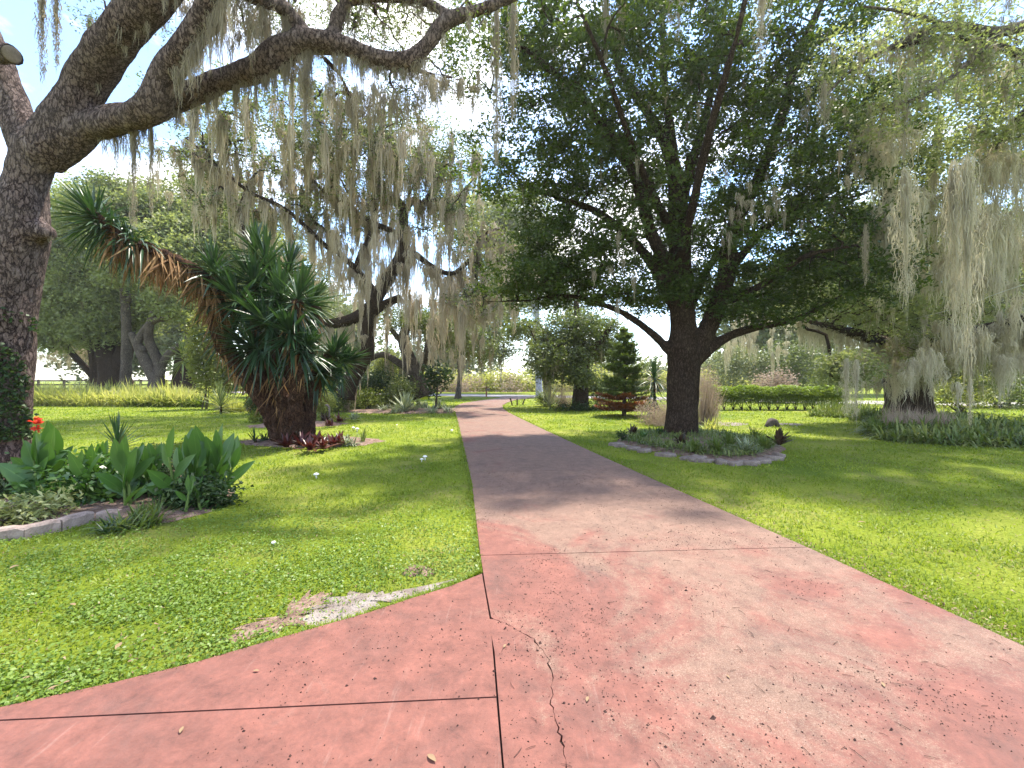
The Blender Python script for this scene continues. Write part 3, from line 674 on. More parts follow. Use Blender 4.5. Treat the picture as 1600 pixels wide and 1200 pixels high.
# pale cut ring on the stub at the left limb
st = MB(); pc = P(10, 84, 6.95); ax_ = nrm(np.array([.85, -.25, -.25])); tube(st, [pc - ax_ * .25, pc, pc + ax_ * .10, pc + ax_ * .15], [.17, .125, .14, .13], 16, 3, .10, rg, cap=False)
o_ = st.build("limb_stub", M['bark_near'], t1); o_.location = tuple(-G(0, 745))
st = MB(); tube(st, [pc + ax_ * .10, pc + ax_ * .145, pc + ax_ * .155], [.122, .122, .10], 16, 1, .04, rg); o_ = st.build("cut_face", M['edge'], t1); o_.location = tuple(-G(0, 745))
# ivy up the trunk
mb = MB(); c_ = []
for q_, r_ in zip(*catmull(T1[0][0], T1[0][1], 12)):
    if q_[2] < 2.55:
        k = 70 if q_[2] > .5 else 90; a = rg.uniform(-1.4, .35, k); a += (rg.random(k) < .12) * rg.uniform(-1.5, 0, k)
        c_.append(np.stack([q_[0] + np.cos(a) * (r_ + .05), q_[1] + np.sin(a) * (r_ + .05), q_[2] + rg.normal(size=k) * .12], 1))
c_ = np.concatenate(c_); keepm = np.array([noise.noise(Vector((a * 2.2, b * 2.2, c * 1.6))) > -.08 for a, b, c in c_.tolist()]); c_ = c_[keepm]
leaves(mb, c_ + rg.normal(size=c_.shape) * .02, rg, .075, .055, up=.1)
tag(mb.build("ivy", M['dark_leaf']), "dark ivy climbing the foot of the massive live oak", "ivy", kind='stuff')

def path_pts(lb, n_, rng, lo=0, hi=1):
    p, r = catmull(lb[0], lb[1], 8); t = rng.uniform(lo, hi, n_) * (len(p) - 1); i = t.astype(int).clip(0, len(p) - 2); f = (t - i)[:, None]
    return p[i] * (1 - f) + p[i + 1] * f - np.array([0, 0, 1]) * (r[i] * .6)[:, None]
mo = MB()
def drape(lb, n_, Lr, Rr, k, w_, rng, lo=0, hi=1, mbx=None):
    q_ = path_pts(lb, n_, rng, lo, hi); hang(mbx or mo, q_, Lr[0] * (Lr[1] / Lr[0]) ** rng.random(n_), rng.uniform(*Rr, n_), k, w_, rng)
drape(T1[3], 70, (.2, .9), (.05, .14), 46, 0.0105, rg, .10, .8)
drape(T1[3], 16, (.6, 1.3), (.05, .10), 50, 0.0105, rg, .12, .62)
drape(T1[4], 40, (.3, 1.1), (.06, .14), 56, 0.0105, rg, .5, 1)
drape(T1[5], 22, (.3, 1.0), (.06, .15), 60, 0.0105, rg)
drape(T1[6], 16, (.15, .7), (.05, .12), 40, 0.0105, rg)
drape(T1[8], 10, (.3, 1.0), (.05, .12), 50, 0.0105, rg)
drape(T1[7], 10, (.3, 1.1), (.05, .14), 50, 0.0105, rg)
drape(T1[2], 9, (.15, .6), (.04, .10), 40, 0.0105, rg, .5, 1)
for px, py, n_, wd, ln in [(345, 15, 12, 45, 1.1), (420, 20, 14, 40, 1.2), (460, 100, 8, 25, .9), (640, 130, 9, 35, 1.1), (590, 150, 8, 40, .9), (270, -20, 8, 40, .9)]:
    q_ = np.array([P(px + rg.normal() * wd, py + rg.normal() * 14, 7 + rg.normal() * .4) for _ in range(n_)])
    hang(mo, q_, rg.uniform(.4, 1, n_) * ln, rg.uniform(.07, .15, n_), 60, 0.0105, rg)
hang(mo, nd1[rg.integers(0, len(nd1), 90)], rg.uniform(.15, .8, 90), .07, 34, 0.0105, rg)
moss_mass("spanish_moss", "curtains of grey moss hanging from the limbs of the massive live oak", mo, M['moss'])

# single long tufts that can be told apart
def tuft(px, py0, py1, z, wpx, label, n_=170, mat='moss', w_=.009, top_leaf=False):
    p0 = P(px, py0, z); L = (py1 - py0) / F * z; R = wpx / F * z * .5
    mb = MB(); r_ = np.random.default_rng(int(px * 7 + py0))
    n_ *= 2; h = r_.random(n_) ** 1.15 * .86; env = np.interp(h, [0, .08, .3, .7, 1], [.25, .7, 1, .6, .2]) * R
    drift = .12 * R * np.sin(h * 9 + r_.random() * 6); a = r_.random(n_) * 6.283; q = np.sqrt(r_.random(n_)) * env
    pp = np.stack([np.cos(a) * q + drift, np.sin(a) * q, -h * L], 1)
    for j in range(4): hang(mb, pp[j::4], L * (.10 + .05 * j) * (1.15 - .5 * h[j::4]), .35 * R, 1, w_, r_, 5, .4)
    hang(mb, np.zeros((1, 3)), L * .95, R * .45, n_ // 5, w_, r_, 7, .9)
    return tag(link('moss_tuft', mb.mesh('moss_tuft', M[mat]), None, p0), label, 'moss', 'single hanging tufts of Spanish moss')
tuft(66, -20, 138, 5.0, 16, "long mauve grey moss streamer against the sky beside the forked oak")
tuft(88, -20, 120, 5.0, 14, "shorter of two grey moss streamers against the sky by the forked oak")
tuft(776, 0, 285, 7.6, 20, "very long thin moss streamer hanging over the gap between both oaks", 260)
tuft(802, -10, 205, 7.6, 22, "wide pale moss streamer just right of the longest thin one", 240)
tuft(946, -20, 115, 9.0, 16, "slender moss tuft hanging before the dark crown, left of a thicker one")
tuft(969, -20, 90, 9.0, 24, "thick moss tuft hanging before the dark crown beside a slender one")
tuft(1046, -20, 48, 9.0, 14, "short moss tuft, left one of the forked pair before the dark crown")
tuft(1060, -20, 70, 9.0, 24, "broad short moss tuft pointing down in front of the dark crown")
tuft(1190, -30, 112, 8.5, 30, "pale sunlit moss tuft in front of the dark crown's upper right", 240, 'moss_pale')
tuft(208, 185, 372, 7.0, 22, "brown grey moss streamer hanging below the oak's level limb", 240)
tuft(236, 190, 345, 7.0, 16, "thin moss streamer hanging beside the brown one below the level limb")
tuft(478, 95, 250, 6.9, 18, "dark narrow moss streamer under the oak's bent limb", 220)

# ---- 2. dark oak standing right of the driveway
rg = np.random.default_rng(22); z = 12.3; zb = 12.3
T2 = [limb(z, (1063, 690, .60), (1064, 672, .46), (1065, 640, .42), (1067, 600, .41), (1070, 560, .46), (1068, 520, .36), (1064, 460, .34), (1062, 400, .31), (1060, 340, .28), (1056, 280, .22), (1040, 225, .17), (1005, 165, .13), (968, 105, .10), (950, 30, .07), (940, -60, .04)),
      limb(z, (1056, 285, .16), (1048, 210, .13), (1038, 130, .11), (1035, 40, .08), (1038, -60, .05)),
      limb(z, (1062, 330, .18), (1080, 260, .14), (1105, 170, .11), (1122, 90, .09), (1138, -20, .06)),
      limb(z, (1062, 440, .20), (1020, 370, .17, 11.8), (990, 270, .13, 11.4), (950, 210, .12, 11), (900, 145, .10, 10.6), (850, 100, .08, 10.2), (800, 60, .05, 10)),
      limb(z, (1060, 490, .18), (1010, 400, .14), (940, 335, .11), (870, 308, .08), (810, 280, .05), (740, 190, .03, 12)),
      limb(z, (1052, 555, .14), (1020, 522, .11), (965, 485, .09), (885, 462, .07), (820, 470, .05), (760, 470, .03)),
      limb(z, (1078, 560, .30), (1112, 500, .26), (1132, 440, .24), (1145, 360, .20), (1185, 280, .16), (1222, 180, .13, 11.5), (1245, 90, .11, 11), (1285, 0, .08, 10.5), (1300, -80, .05, 10)),
      limb(z, (1085, 566, .18), (1130, 530, .14), (1180, 512, .11), (1240, 500, .09), (1300, 470, .06), (1350, 440, .04)),
      limb(z, (1135, 430, .13), (1200, 352, .10), (1260, 325, .08), (1320, 312, .06), (1380, 290, .03)),
      limb(z, (1140, 470, .12), (1200, 440, .10, 11.4), (1260, 400, .08, 10.8), (1330, 385, .05, 10.4)),
      limb(z, (1060, 420, .15), (1080, 330, .12, 11), (1110, 200, .10, 9.8), (1150, 60, .07, 8.8), (1180, -60, .05, 8.2)),
      limb(z, (1058, 380, .13), (1010, 300, .10, 13.5), (930, 200, .08, 15), (860, 120, .05, 16)),
      limb(z, (1070, 500, .14), (1120, 400, .12, 13.6), (1220, 300, .09, 15.2), (1320, 220, .06, 16.5)),
      limb(z, (1060, 380, .12), (1000, 260, .09, 10.5), (950, 120, .07, 9), (900, 0, .05, 8.2))]
sp = [(1070, 330, 12.3, 4.9, 3.4, 3.0, 400), (1050, 120, 11.5, 4.3, 3.4, 2.6, 280), (900, 120, 10.5, 2.4, 2.4, 2.0, 130), (870, 270, 11.8, 2.8, 2.2, 1.3, 130), (900, 395, 12, 2.2, 1.8, .9, 80),
      (830, 445, 12, 1.7, 1.4, .55, 55), (950, 455, 12, 2.2, 1.5, .5, 55), (1250, 330, 12, 2.7, 2.4, 2.0, 180), (1290, 440, 11.8, 2.4, 1.6, .9, 90), (1220, 130, 11, 2.8, 2.4, 2.2, 160),
      (1060, 450, 13, 2.6, 1.6, .9, 60), (1340, 200, 12, 1.4, 2.2, 2.2, 60), (1060, -20, 11, 5, 1.8, 1.0, 90), (790, 60, 10.5, 1.6, 1.6, 1.3, 50), (1200, 480, 12, 1.6, 1.2, .5, 40)]
cl = blobs(rg, sp); cl = cl[cl[:, 2] > 2.9 + .35 * rg.random(len(cl))]
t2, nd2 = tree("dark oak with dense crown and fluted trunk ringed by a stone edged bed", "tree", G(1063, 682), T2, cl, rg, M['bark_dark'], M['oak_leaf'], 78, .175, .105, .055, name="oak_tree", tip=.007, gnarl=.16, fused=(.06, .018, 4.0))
mo = MB()
q_ = nd2[rg.integers(0, len(nd2), 130)]; hang(mo, q_, rg.uniform(.2, .9, 130), .06, 26, .01, rg)
for px, py, n_ in [(1330, 90, 8), (1290, 160, 8), (1180, 300, 10), (1150, 330, 8), (1340, 260, 10), (960, 430, 6)]:
    q_ = np.array([P(px + rg.normal() * 22, py + rg.normal() * 20, 9.5 + rg.normal() * .5) for _ in range(n_)]); hang(mo, q_, rg.uniform(.2, .8, n_), .08, 36, .009, rg)
moss_mass("spanish_moss", "thin grey moss wisps caught in the dark oak's crown", mo, M['moss'])

# ---- 3. old moss-laden oak behind the yucca
rg = np.random.default_rng(23); z = 21.5
T3 = [limb(z, (540, 622, .55), (546, 600, .42), (560, 572, .38), (574, 548, .34), (574, 520, .32), (578, 490, .32), (590, 462, .34), (606, 434, .31), (624, 405, .28), (632, 378, .30), (630, 350, .26), (630, 325, .22), (614, 306, .17), (597, 290, .12), (580, 250, .08)),
      limb(z, (590, 470, .34), (560, 494, .30), (520, 505, .24), (480, 500, .18), (440, 470, .12)),
      limb(z, (575, 492, .30), (600, 476, .24), (626, 464, .16)),
      limb(z, (628, 408, .22), (644, 396, .17), (668, 412, .14), (688, 424, .13), (709, 427, .12), (728, 412, .11), (742, 395, .10), (750, 372, .08), (776, 358, .06), (800, 372, .04)),
      limb(z, (630, 330, .17), (648, 312, .15), (662, 318, .13), (676, 292, .11), (690, 262, .08), (697, 240, .05)),
      limb(z, (660, 314, .10), (685, 312, .09), (712, 308, .07), (740, 280, .04)),
      limb(z, (632, 378, .18), (610, 360, .16), (585, 350, .15), (565, 338, .13), (543, 320, .12), (520, 310, .10), (490, 283, .08), (470, 262, .05)),
      limb(z, (556, 420, .16), (564, 396, .14), (576, 372, .12), (583, 340, .08), (586, 300, .06), (590, 255, .04)),
      limb(z, (590, 462, .22), (572, 440, .18), (556, 420, .16), (530, 395, .13), (517, 367, .11), (487, 343, .09), (478, 310, .07), (470, 290, .05)),
      limb(z, (540, 320, .09), (525, 280, .08), (520, 250, .06), (500, 215, .04)),
      limb(z, (520, 395, .12), (450, 330, .10, 20), (390, 300, .08, 19), (340, 260, .06, 18.5), (300, 240, .04, 18)),
      limb(z, (384, 380, .10, 19), (376, 330, .09, 19), (388, 290, .07, 19), (400, 270, .05, 19)),
      limb(z, (370, 330, .08, 19), (350, 270, .07, 19), (320, 240, .05, 19), (290, 215, .03, 19)),
      limb(z, (590, 260, .07), (585, 215, .06, 20), (560, 190, .05, 19), (545, 150, .04, 18))]
T3b = [limb(25, (662, 620, .62), (655, 600, .50), (645, 575, .42), (636, 552, .36), (630, 528, .30), (640, 500, .22), (655, 470, .15)),
       limb(25, (650, 586, .26), (622, 566, .20), (598, 554, .17), (576, 562, .14)),
       limb(25, (655, 585, .24), (668, 545, .20), (672, 520, .15), (690, 490, .10), (720, 470, .06)),
       limb(25, (632, 540, .18), (610, 512, .14), (600, 490, .10))]
sp = [(430, 250, 20.5, 3.8, 3, 1.6, 100), (560, 240, 20, 3.5, 3, 1.5, 90), (650, 230, 20, 3, 2.5, 1.6, 70), (520, 190, 18, 3, 2.5, 1, 50), (370, 330, 20, 2.2, 2, 1.2, 40), (700, 340, 21, 2.8, 2, 1.3, 46), (760, 400, 21, 1.8, 2, 1.3, 34), (760, 470, 21, 2, 2, .9, 40), (480, 330, 21, 2, 2, 1.2, 30), (300, 240, 19, 2, 2, 1.2, 36), (620, 280, 20, 2.4, 2, 1, 34), (440, 180, 18, 3, 2.5, 1.2, 50), (330, 170, 17, 2, 2, 1, 30), (560, 330, 22, 3, 2, 1.5, 40), (700, 250, 21, 2, 2, 1.4, 40)]
cl = blobs(rg, sp)
t3, nd3 = tree("old crooked oak thick with hanging moss behind the big yucca", "tree", G(545, 630), T3, cl, rg, M['bark_dark'], M['pale_leaf'], 54, .30, .12, .065, name="mossy_oak", tip=.014, gnarl=.3)
cl = blobs(rg, [(690, 510, 25, 2.6, 2, 1.2, 50), (640, 500, 25, 2, 1.5, .9, 34), (740, 545, 26, 1.6, 1.5, .8, 22)])
t3b, nd3b = tree("leaning reddish trunked oak behind the agave bed", "tree", G(662, 627), T3b, cl, rg, M['bark_mid'], M['near_leaf'], 120, .35, .12, .07, name="mossy_oak", tip=.014, gnarl=.25)
mo = MB()
def drape3(lb, n_, Lr, **k): drape(lb, int(n_ * 1.6), Lr, (.10, .30), 34, .032, rg, mbx=mo, **k)
for l_, n_, Lr in [(0, 20, (.5, 2.6)), (1, 20, (.8, 2.8)), (3, 34, (.6, 3.0)), (4, 12, (.6, 2.4)), (5, 12, (.6, 2.4)), (6, 32, (.5, 2.6)), (7, 16, (.5, 2.6)), (8, 26, (.5, 2.8)), (9, 14, (.5, 2.2)), (10, 24, (.5, 2.6)), (11, 12, (.5, 2)), (12, 14, (.5, 2.5)), (13, 12, (.5, 2))]:
    drape3(T3[l_], n_, Lr)
q_ = nd3[rg.integers(0, len(nd3), 600)]; hang(mo, q_, .6 * (5.5) ** rg.random(600), rg.uniform(.14, .36, 600), 44, .034, rg)
for px, py, n_, wd, ln in [(640, 440, 30, 45, 3.2), (700, 470, 34, 40, 3.0), (600, 380, 24, 40, 2.5), (540, 400, 26, 30, 3), (740, 440, 26, 30, 3.2), (650, 250, 26, 30, 2.4), (420, 270, 26, 55, 2.4), (480, 400, 22, 25, 2.4), (560, 470, 14, 25, 2), (330, 280, 22, 40, 2.2), (520, 240, 24, 40, 2.2), (590, 320, 22, 30, 2.4), (670, 520, 22, 40, 2.2), (680, 380, 24, 40, 3)]:
    q_ = np.array([P(px + rg.normal() * wd, py + rg.normal() * 22, 21.5 + rg.normal() * 1.2) for _ in range(n_)])
    hang(mo, q_, rg.uniform(.3, 1, n_) * ln, rg.uniform(.12, .34, n_), 40, .032, rg)
moss_mass("spanish_moss", "long beige moss curtains over the old crooked oak", mo, M['moss_pale'])
mo = MB()
q_ = nd3b[rg.integers(0, len(nd3b), 90)]; hang(mo, q_, rg.uniform(.5, 2.6, 90), rg.uniform(.1, .25, 90), 28, .024, rg)
moss_mass("spanish_moss", "grey moss strands on the leaning reddish trunked oak", mo, M['moss'])

# ---- 4. slim tree beside the bend of the driveway
rg = np.random.default_rng(24)
L4 = [limb(35, (715, 626, .36), (716, 616, .24), (718, 600, .20), (718, 570, .17), (714, 530, .14), (722, 490, .08)), limb(35, (717, 560, .12), (740, 520, .08), (770, 500, .04)), limb(35, (716, 550, .12), (700, 510, .08), (690, 480, .04))]
cl = blobs(rg, [(725, 500, 35, 3.8, 3, 1.8, 80), (770, 540, 35, 2.0, 2, 1.6, 30), (700, 540, 35, 2, 2, 1.4, 24)])
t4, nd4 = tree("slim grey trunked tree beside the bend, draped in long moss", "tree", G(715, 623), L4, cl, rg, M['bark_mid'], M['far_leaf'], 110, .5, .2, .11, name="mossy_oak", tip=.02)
mo = MB(); q_ = np.concatenate([nd4[rg.integers(0, len(nd4), 70)], np.array([P(rg.normal(705, 14), rg.normal(500, 20), 30) for _ in range(30)])]); hang(mo, q_, rg.uniform(1, 4.5, 100), .26, 30, .035, rg)
moss_mass("spanish_moss", "long moss strands on the slim tree beside the bend", mo, M['moss'])

# ---- 5. trees right of the bend
L5 = [limb(23, (905, 646, .62), (906, 632, .44), (908, 600, .40), (912, 560, .34), (905, 520, .22), (900, 470, .12)), limb(23, (910, 580, .25), (885, 555, .18), (860, 535, .12), (835, 530, .06)), limb(23, (912, 565, .22), (940, 530, .16), (960, 500, .09))]
cl = blobs(rg, [(865, 560, 22.5, 1.6, 1.5, 1.0, 60), (905, 520, 23, 2.0, 1.8, 1.2, 60), (850, 520, 24, 2.2, 1.6, .9, 40), (945, 540, 24, 1.2, 1.2, 1.3, 40), (900, 590, 22, .9, .6, .5, 20)])
t5, nd5 = tree("short oak with leafy suckers right of the driveway's bend", "tree", G(905, 643), L5, cl, rg, M['bark_dark'], M['near_leaf'], 130, .3, .13, .08, name="oak_tree", tip=.012)
L6 = [limb(42, (843, 622, .42), (842, 600, .33), (841, 560, .31), (840, 520, .28), (838, 460, .22), (842, 400, .15)), limb(42, (840, 500, .18), (826, 450, .12), (810, 400, .06))]
cl = blobs(rg, [(830, 400, 42, 5, 4, 3.5, 90), (800, 330, 42, 4, 3, 2.5, 60), (870, 470, 42, 3, 2, 1.5, 24)])
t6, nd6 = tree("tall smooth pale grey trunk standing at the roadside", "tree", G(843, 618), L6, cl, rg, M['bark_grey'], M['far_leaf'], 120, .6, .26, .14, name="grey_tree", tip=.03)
mo = MB(); q_ = np.concatenate([nd6[rg.integers(0, len(nd6), 50)], nd5[rg.integers(0, len(nd5), 30)]]); hang(mo, q_, rg.uniform(.6, 3, 80), .22, 24, .03, rg)
moss_mass("spanish_moss", "grey moss wisps on the trees right of the bend", mo, M['moss'])

# ---- 6. huge mossy oak at the right
rg = np.random.default_rng(26)
L9 = [limb(19, (1420, 655, 1.1), (1420, 630, .85), (1415, 590, .78), (1400, 545, .75), (1380, 500, .5), (1350, 450, .35), (1330, 400, .2)),
      limb(19, (1415, 600, .6), (1450, 540, .5), (1490, 480, .35), (1540, 420, .25), (1580, 350, .15)),
      limb(19, (1410, 560, .5), (1425, 480, .4), (1440, 380, .3), (1455, 280, .2), (1470, 180, .12)),
      limb(19, (1405, 570, .35), (1460, 545, .3, 17), (1520, 520, .22, 15), (1600, 500, .16, 13), (1700, 450, .1, 12)),
      limb(19, (1430, 420, .25), (1400, 320, .2, 16), (1370, 240, .15, 14), (1350, 160, .1, 12)),
      limb(19, (1400, 540, .3), (1330, 520, .2, 16.5), (1290, 510, .12, 15), (1250, 500, .06, 14)),
      limb(19, (1445, 380, .25), (1520, 280, .2, 15), (1580, 200, .14, 12), (1650, 120, .1, 10), (1500, 60, .07, 9), (1380, 80, .04, 8.5))]
sp = [(1420, 180, 13, 3, 2.5, 2.2, 110), (1500, 260, 14, 3, 2.5, 2.2, 120), (1560, 150, 11, 1.6, 2, 1.6, 50), (1580, 400, 16, 3.4, 3, 2.4, 130), (1420, 380, 16, 3, 2.5, 2.2, 150), (1340, 470, 15, 2.2, 2, 1.1, 90), (1530, 560, 16, 3, 2, 1.2, 90), (1340, 360, 16, 2.2, 2, 1.8, 90), (1440, 500, 17, 3, 2, 1.1, 80), (1330, 575, 13, .75, .6, .5, 34), (1600, 560, 17, 2, 2, 1.5, 50)]
cl = blobs(rg, sp)
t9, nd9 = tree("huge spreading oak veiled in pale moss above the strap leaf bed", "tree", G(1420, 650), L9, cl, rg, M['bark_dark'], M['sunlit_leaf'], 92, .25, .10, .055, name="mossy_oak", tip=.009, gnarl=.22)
# near branch with bigger leaves reaching in at the upper right
L10 = [limb(6, (1750, -60, .10, 6), (1640, 20, .08, 5.8), (1560, 50, .06, 5.6), (1480, 40, .05, 5.4), (1400, 70, .035, 5.2), (1330, 110, .02, 5.2), (1290, 150, .012, 5.2)),
       limb(6, (1560, 50, .04, 5.6), (1500, 110, .03, 5.4), (1440, 150, .02, 5.2), (1380, 170, .012, 5.2)), limb(6, (1480, 40, .03, 5.4), (1420, 20, .02, 5.2), (1350, 10, .012, 5))]
K10 = 1.6
def push(p): return np.array([0, 0, EYE]) + (np.asarray(p) - [0, 0, EYE]) * K10
L10 = [(push(p_), [x * K10 for x in r_]) for p_, r_ in L10]
L10[0] = (np.vstack([[17.2, 10.5, -.1], [17.0, 10.4, 4.0], [15.5, 9.8, 8.0], L10[0][0]]), [.45, .36, .24] + L10[0][1])
cl = blobs(rg, [(1540, 80, 5.5, .7, .6, .4, 60), (1430, 60, 5.3, .6, .5, .4, 50), (1420, 150, 5.2, .5, .5, .25, 34), (1320, 100, 5.2, .4, .4, .4, 34), (1570, 160, 5.6, .35, .5, .3, 22), (1500, 0, 5.4, 1, .6, .3, 50), (1380, 200, 5.3, .35, .4, .12, 12)])
cl = np.array([P(800, 592, .0)]) * 0 + push(cl)
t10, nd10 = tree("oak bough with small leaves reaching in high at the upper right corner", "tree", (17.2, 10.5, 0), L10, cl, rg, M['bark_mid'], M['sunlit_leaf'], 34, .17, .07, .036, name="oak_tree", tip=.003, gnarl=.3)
mo = MB()
for l_, n_, Lr in [(0, 14, (.6, 2.2)), (1, 18, (.6, 2.2)), (2, 14, (.6, 2.2)), (3, 26, (.6, 2.2)), (4, 14, (.6, 2)), (5, 14, (.4, 1.6)), (6, 18, (.5, 2))]:
    drape(L9[l_], n_ * 3, Lr, (.12, .30), 44, .026, rg, mbx=mo)
q_ = nd9[rg.integers(0, len(nd9), 240)]; hang(mo, q_, .4 * 5 ** rg.random(240), rg.uniform(.06, .18, 240), 28, .014, rg)
for px, py, n_, wd, ln, zz_ in [(1400, 540, 34, 38, 2.0, 17.6), (1390, 590, 20, 30, 1.2, 17.6), (1500, 520, 24, 40, 1.6, 14), (1580, 360, 34, 30, 2.4, 14.5), (1370, 230, 16, 14, 2.0, 11), (1460, 570, 18, 40, 1.1, 12.5), (1190, 520, 30, 50, 2.0, 25), (1520, 420, 24, 40, 1.8, 13), (1560, 250, 26, 40, 1.8, 12), (1450, 300, 22, 40, 1.6, 12), (1480, 400, 24, 50, 1.8, 14), (1590, 500, 24, 40, 2, 13), (1400, 200, 14, 30, 1.2, 11), (1540, 330, 26, 50, 2.2, 12), (1380, 330, 22, 24, 2.4, 12), (1570, 560, 20, 40, 1.4, 13)]:
    q_ = np.array([P(px + rg.normal() * wd, py + rg.normal() * 16, zz_ + rg.normal() * .5) for _ in range(n_)])
    hang(mo, q_, rg.uniform(.35, 1.1, n_) * ln, rg.uniform(.14, .34, n_), 60, .022, rg)
moss_mass("spanish_moss", "pale moss curtains hiding the huge oak at the right", mo, M['moss_white'])
mo = MB(); q_ = nd10[rg.integers(0, len(nd10), 110)]; hang(mo, q_, rg.uniform(.15, .9, 110), .08, 30, .010, rg)
moss_mass("spanish_moss", "wispy moss on the bough at the upper right", mo, M['moss'])
tuft(1288, 128, 215, 8.2, 24, "small pinkish moss tuft hanging from the upper right bough", 200, 'moss', .006)
tuft(1415, 262, 492, 8.5, 40, "thick pale moss column hanging before the huge right oak", 420, 'moss_white', .011)
tuft(1512, 240, 600, 8.5, 46, "longest pale moss column, near the photo's right edge", 520, 'moss_white', .011)
tuft(1490, 250, 520, 8.8, 34, "broad moss column just left of the longest one", 380, 'moss_white', .011)
tuft(1352, 350, 455, 9.0, 12, "short thin moss streamer left of the thick column")
tuft(1322, 560, 658, 11.5, 20, "moss beard under the low leafy spray, its left half", 220, 'moss_white', .012)
tuft(1338, 562, 662, 11.5, 22, "moss beard under the low leafy spray, its right half", 220, 'moss_white', .012)
tuft(1424, 570, 626, 10.5, 10, "lone short moss wisp over the strap leaf bed", 120, 'moss_white', .012)
tuft(1454, 545, 630, 10.5, 16, "moss streamer reaching the strap leaf bed's middle", 180, 'moss_white', .012)
tuft(1516, 590, 672, 9.0, 10, "thin moss end dangling below the longest column", 120, 'moss_white', .010)

# ------------------------------------------------------------------ yuccas
def rosette(mb, c, axis, rng, n_, L, W, spread=1.35, droop=.25, seg=4, lo=.05, dmb=None, prof='yucca'):
    """sword leaves round a tip; the older ones hang"""
    axis = nrm(axis); a = rng.random(n_) * 6.283; el = lo + spread * (np.arange(n_) + .5) / n_
    x = nrm(np.cross(axis, [.3, .8, .1])); y = np.cross(axis, x)
    d = axis * np.cos(el)[:, None] + (x * np.cos(a)[:, None] + y * np.sin(a)[:, None]) * np.sin(el)[:, None]
    b = c - axis * (el * L * .22)[:, None]
    blades(mb, b, d, L * rng.uniform(.75, 1.1, n_), W * rng.uniform(.8, 1.15, n_), droop * (.2 + el), seg, .45, prof, None, .25, rng)

rg = np.random.default_rng(31); zy = 11.1
yb = G(452, 692); ry = empty("yucca_tree", yb); tag(ry, "giant multi trunked yucca with a long leaning arm of dead leaves", "yucca")
def yput(mb, name, mat): o_ = mb.build(name, mat, ry); o_.location = tuple(-yb); return o_
# trunks: (px,py,r,depth)
YT = [[(448, 700, .24), (446, 684, .17), (432, 650, .14), (416, 610, .13), (402, 560, .12), (395, 500, .10), (392, 440, .09)],
      [(470, 700, .24), (468, 680, .17), (460, 640, .14), (450, 590, .13), (440, 540, .12), (436, 480, .10)],
      [(442, 694, .18, 10.95), (420, 640, .14, 10.8), (392, 600, .14, 10.7), (366, 562, .14, 10.6), (345, 530, .14, 10.5), (338, 480, .13, 10.4), (338, 430, .12, 10.3)],
      [(474, 692, .19, 11.2), (482, 640, .14, 11.3), (492, 600, .14, 11.4), (505, 570, .12, 11.5), (520, 550, .10, 11.6)],
      [(458, 696, .17, 10.8), (462, 630, .13, 10.5), (464, 570, .12, 10.3), (462, 520, .11, 10.2), (466, 470, .09, 10.1)],
      [(462, 690, .16, 11.5), (474, 620, .12, 11.8), (486, 560, .11, 12), (494, 480, .09, 12)],
      [(440, 690, .16, 11.2), (414, 620, .12, 11.4), (386, 585, .11, 11.5), (368, 556, .09, 11.6)],
      [(448, 692, .16, 10.9), (428, 640, .13, 10.9), (408, 590, .12, 10.8), (392, 540, .10, 10.7)],
      [(456, 694, .17, 10.75), (446, 640, .13, 10.7), (432, 590, .12, 10.6), (426, 530, .10, 10.5)],
      [(346, 530, .13, 10.5), (338, 470, .125, 10.4), (325, 440, .12, 10.3), (290, 415, .11, 10.2), (240, 392, .10, 10), (195, 376, .10, 9.9), (165, 350, .09, 9.8), (140, 330, .07, 9.8)]]
tb = []
for p_ in YT:
    tb.append((np.array([P(q[0], q[1], q[3] if len(q) > 3 else zy) for q in p_]), [q[2] * 1.22 for q in p_], 12, .16, rg))
tk = fused_trunk("trunk", tb, M['yucca_trunk'], .028, ry, .05, 7.0); tk.location = tuple(-yb)
heads = [(415, 385, 11, 1.0, (0, -.1, 1)), (392, 415, 10.6, .95, (-.3, -.2, 1)), (438, 440, 10.4, .95, (.1, -.4, 1)), (468, 440, 10.1, .95, (.35, -.2, 1)), (490, 450, 11.9, .9, (.5, -.2, .9)), (332, 395, 10.3, .8, (-.2, -.1, 1)), (312, 430, 10.5, .75, (-.6, -.1, .8)),
         (362, 440, 10.3, .95, (-.4, -.4, .8)), (408, 480, 10.0, 1.0, (-.2, -.8, .5)), (452, 500, 9.9, .95, (.2, -.8, .5)), (385, 520, 10.2, .9, (-.6, -.5, .4)), (478, 525, 10.3, .85, (.5, -.5, .4)), (526, 530, 11.5, .85, (.6, -.1, .9)), (508, 565, 11.2, .8, (.7, -.4, .3)),
         (400, 365, 11.8, .95, (-.1, .3, 1)), (455, 395, 12.0, .95, (.2, .3, 1)), (430, 470, 12, .95, (0, .4, .9)), (352, 490, 11.3, .9, (-.6, .3, .7)), (436, 470, 10.7, .9, (0, -.3, 1)), (372, 545, 11.4, .7, (-.7, .2, .6)), (545, 545, 11.7, .7, (.9, 0, .5)), (425, 415, 11.4, 1.0, (0, 0, 1))]
for k, (px, py, z_, L_, ax) in enumerate(heads):
    mb = MB(); rosette(mb, P(px, py + 18, z_), np.array(ax, float), rg, 92, L_ * .98, .066, 2.15, .3); yput(mb, "leaf_rosette", M['yucca'])
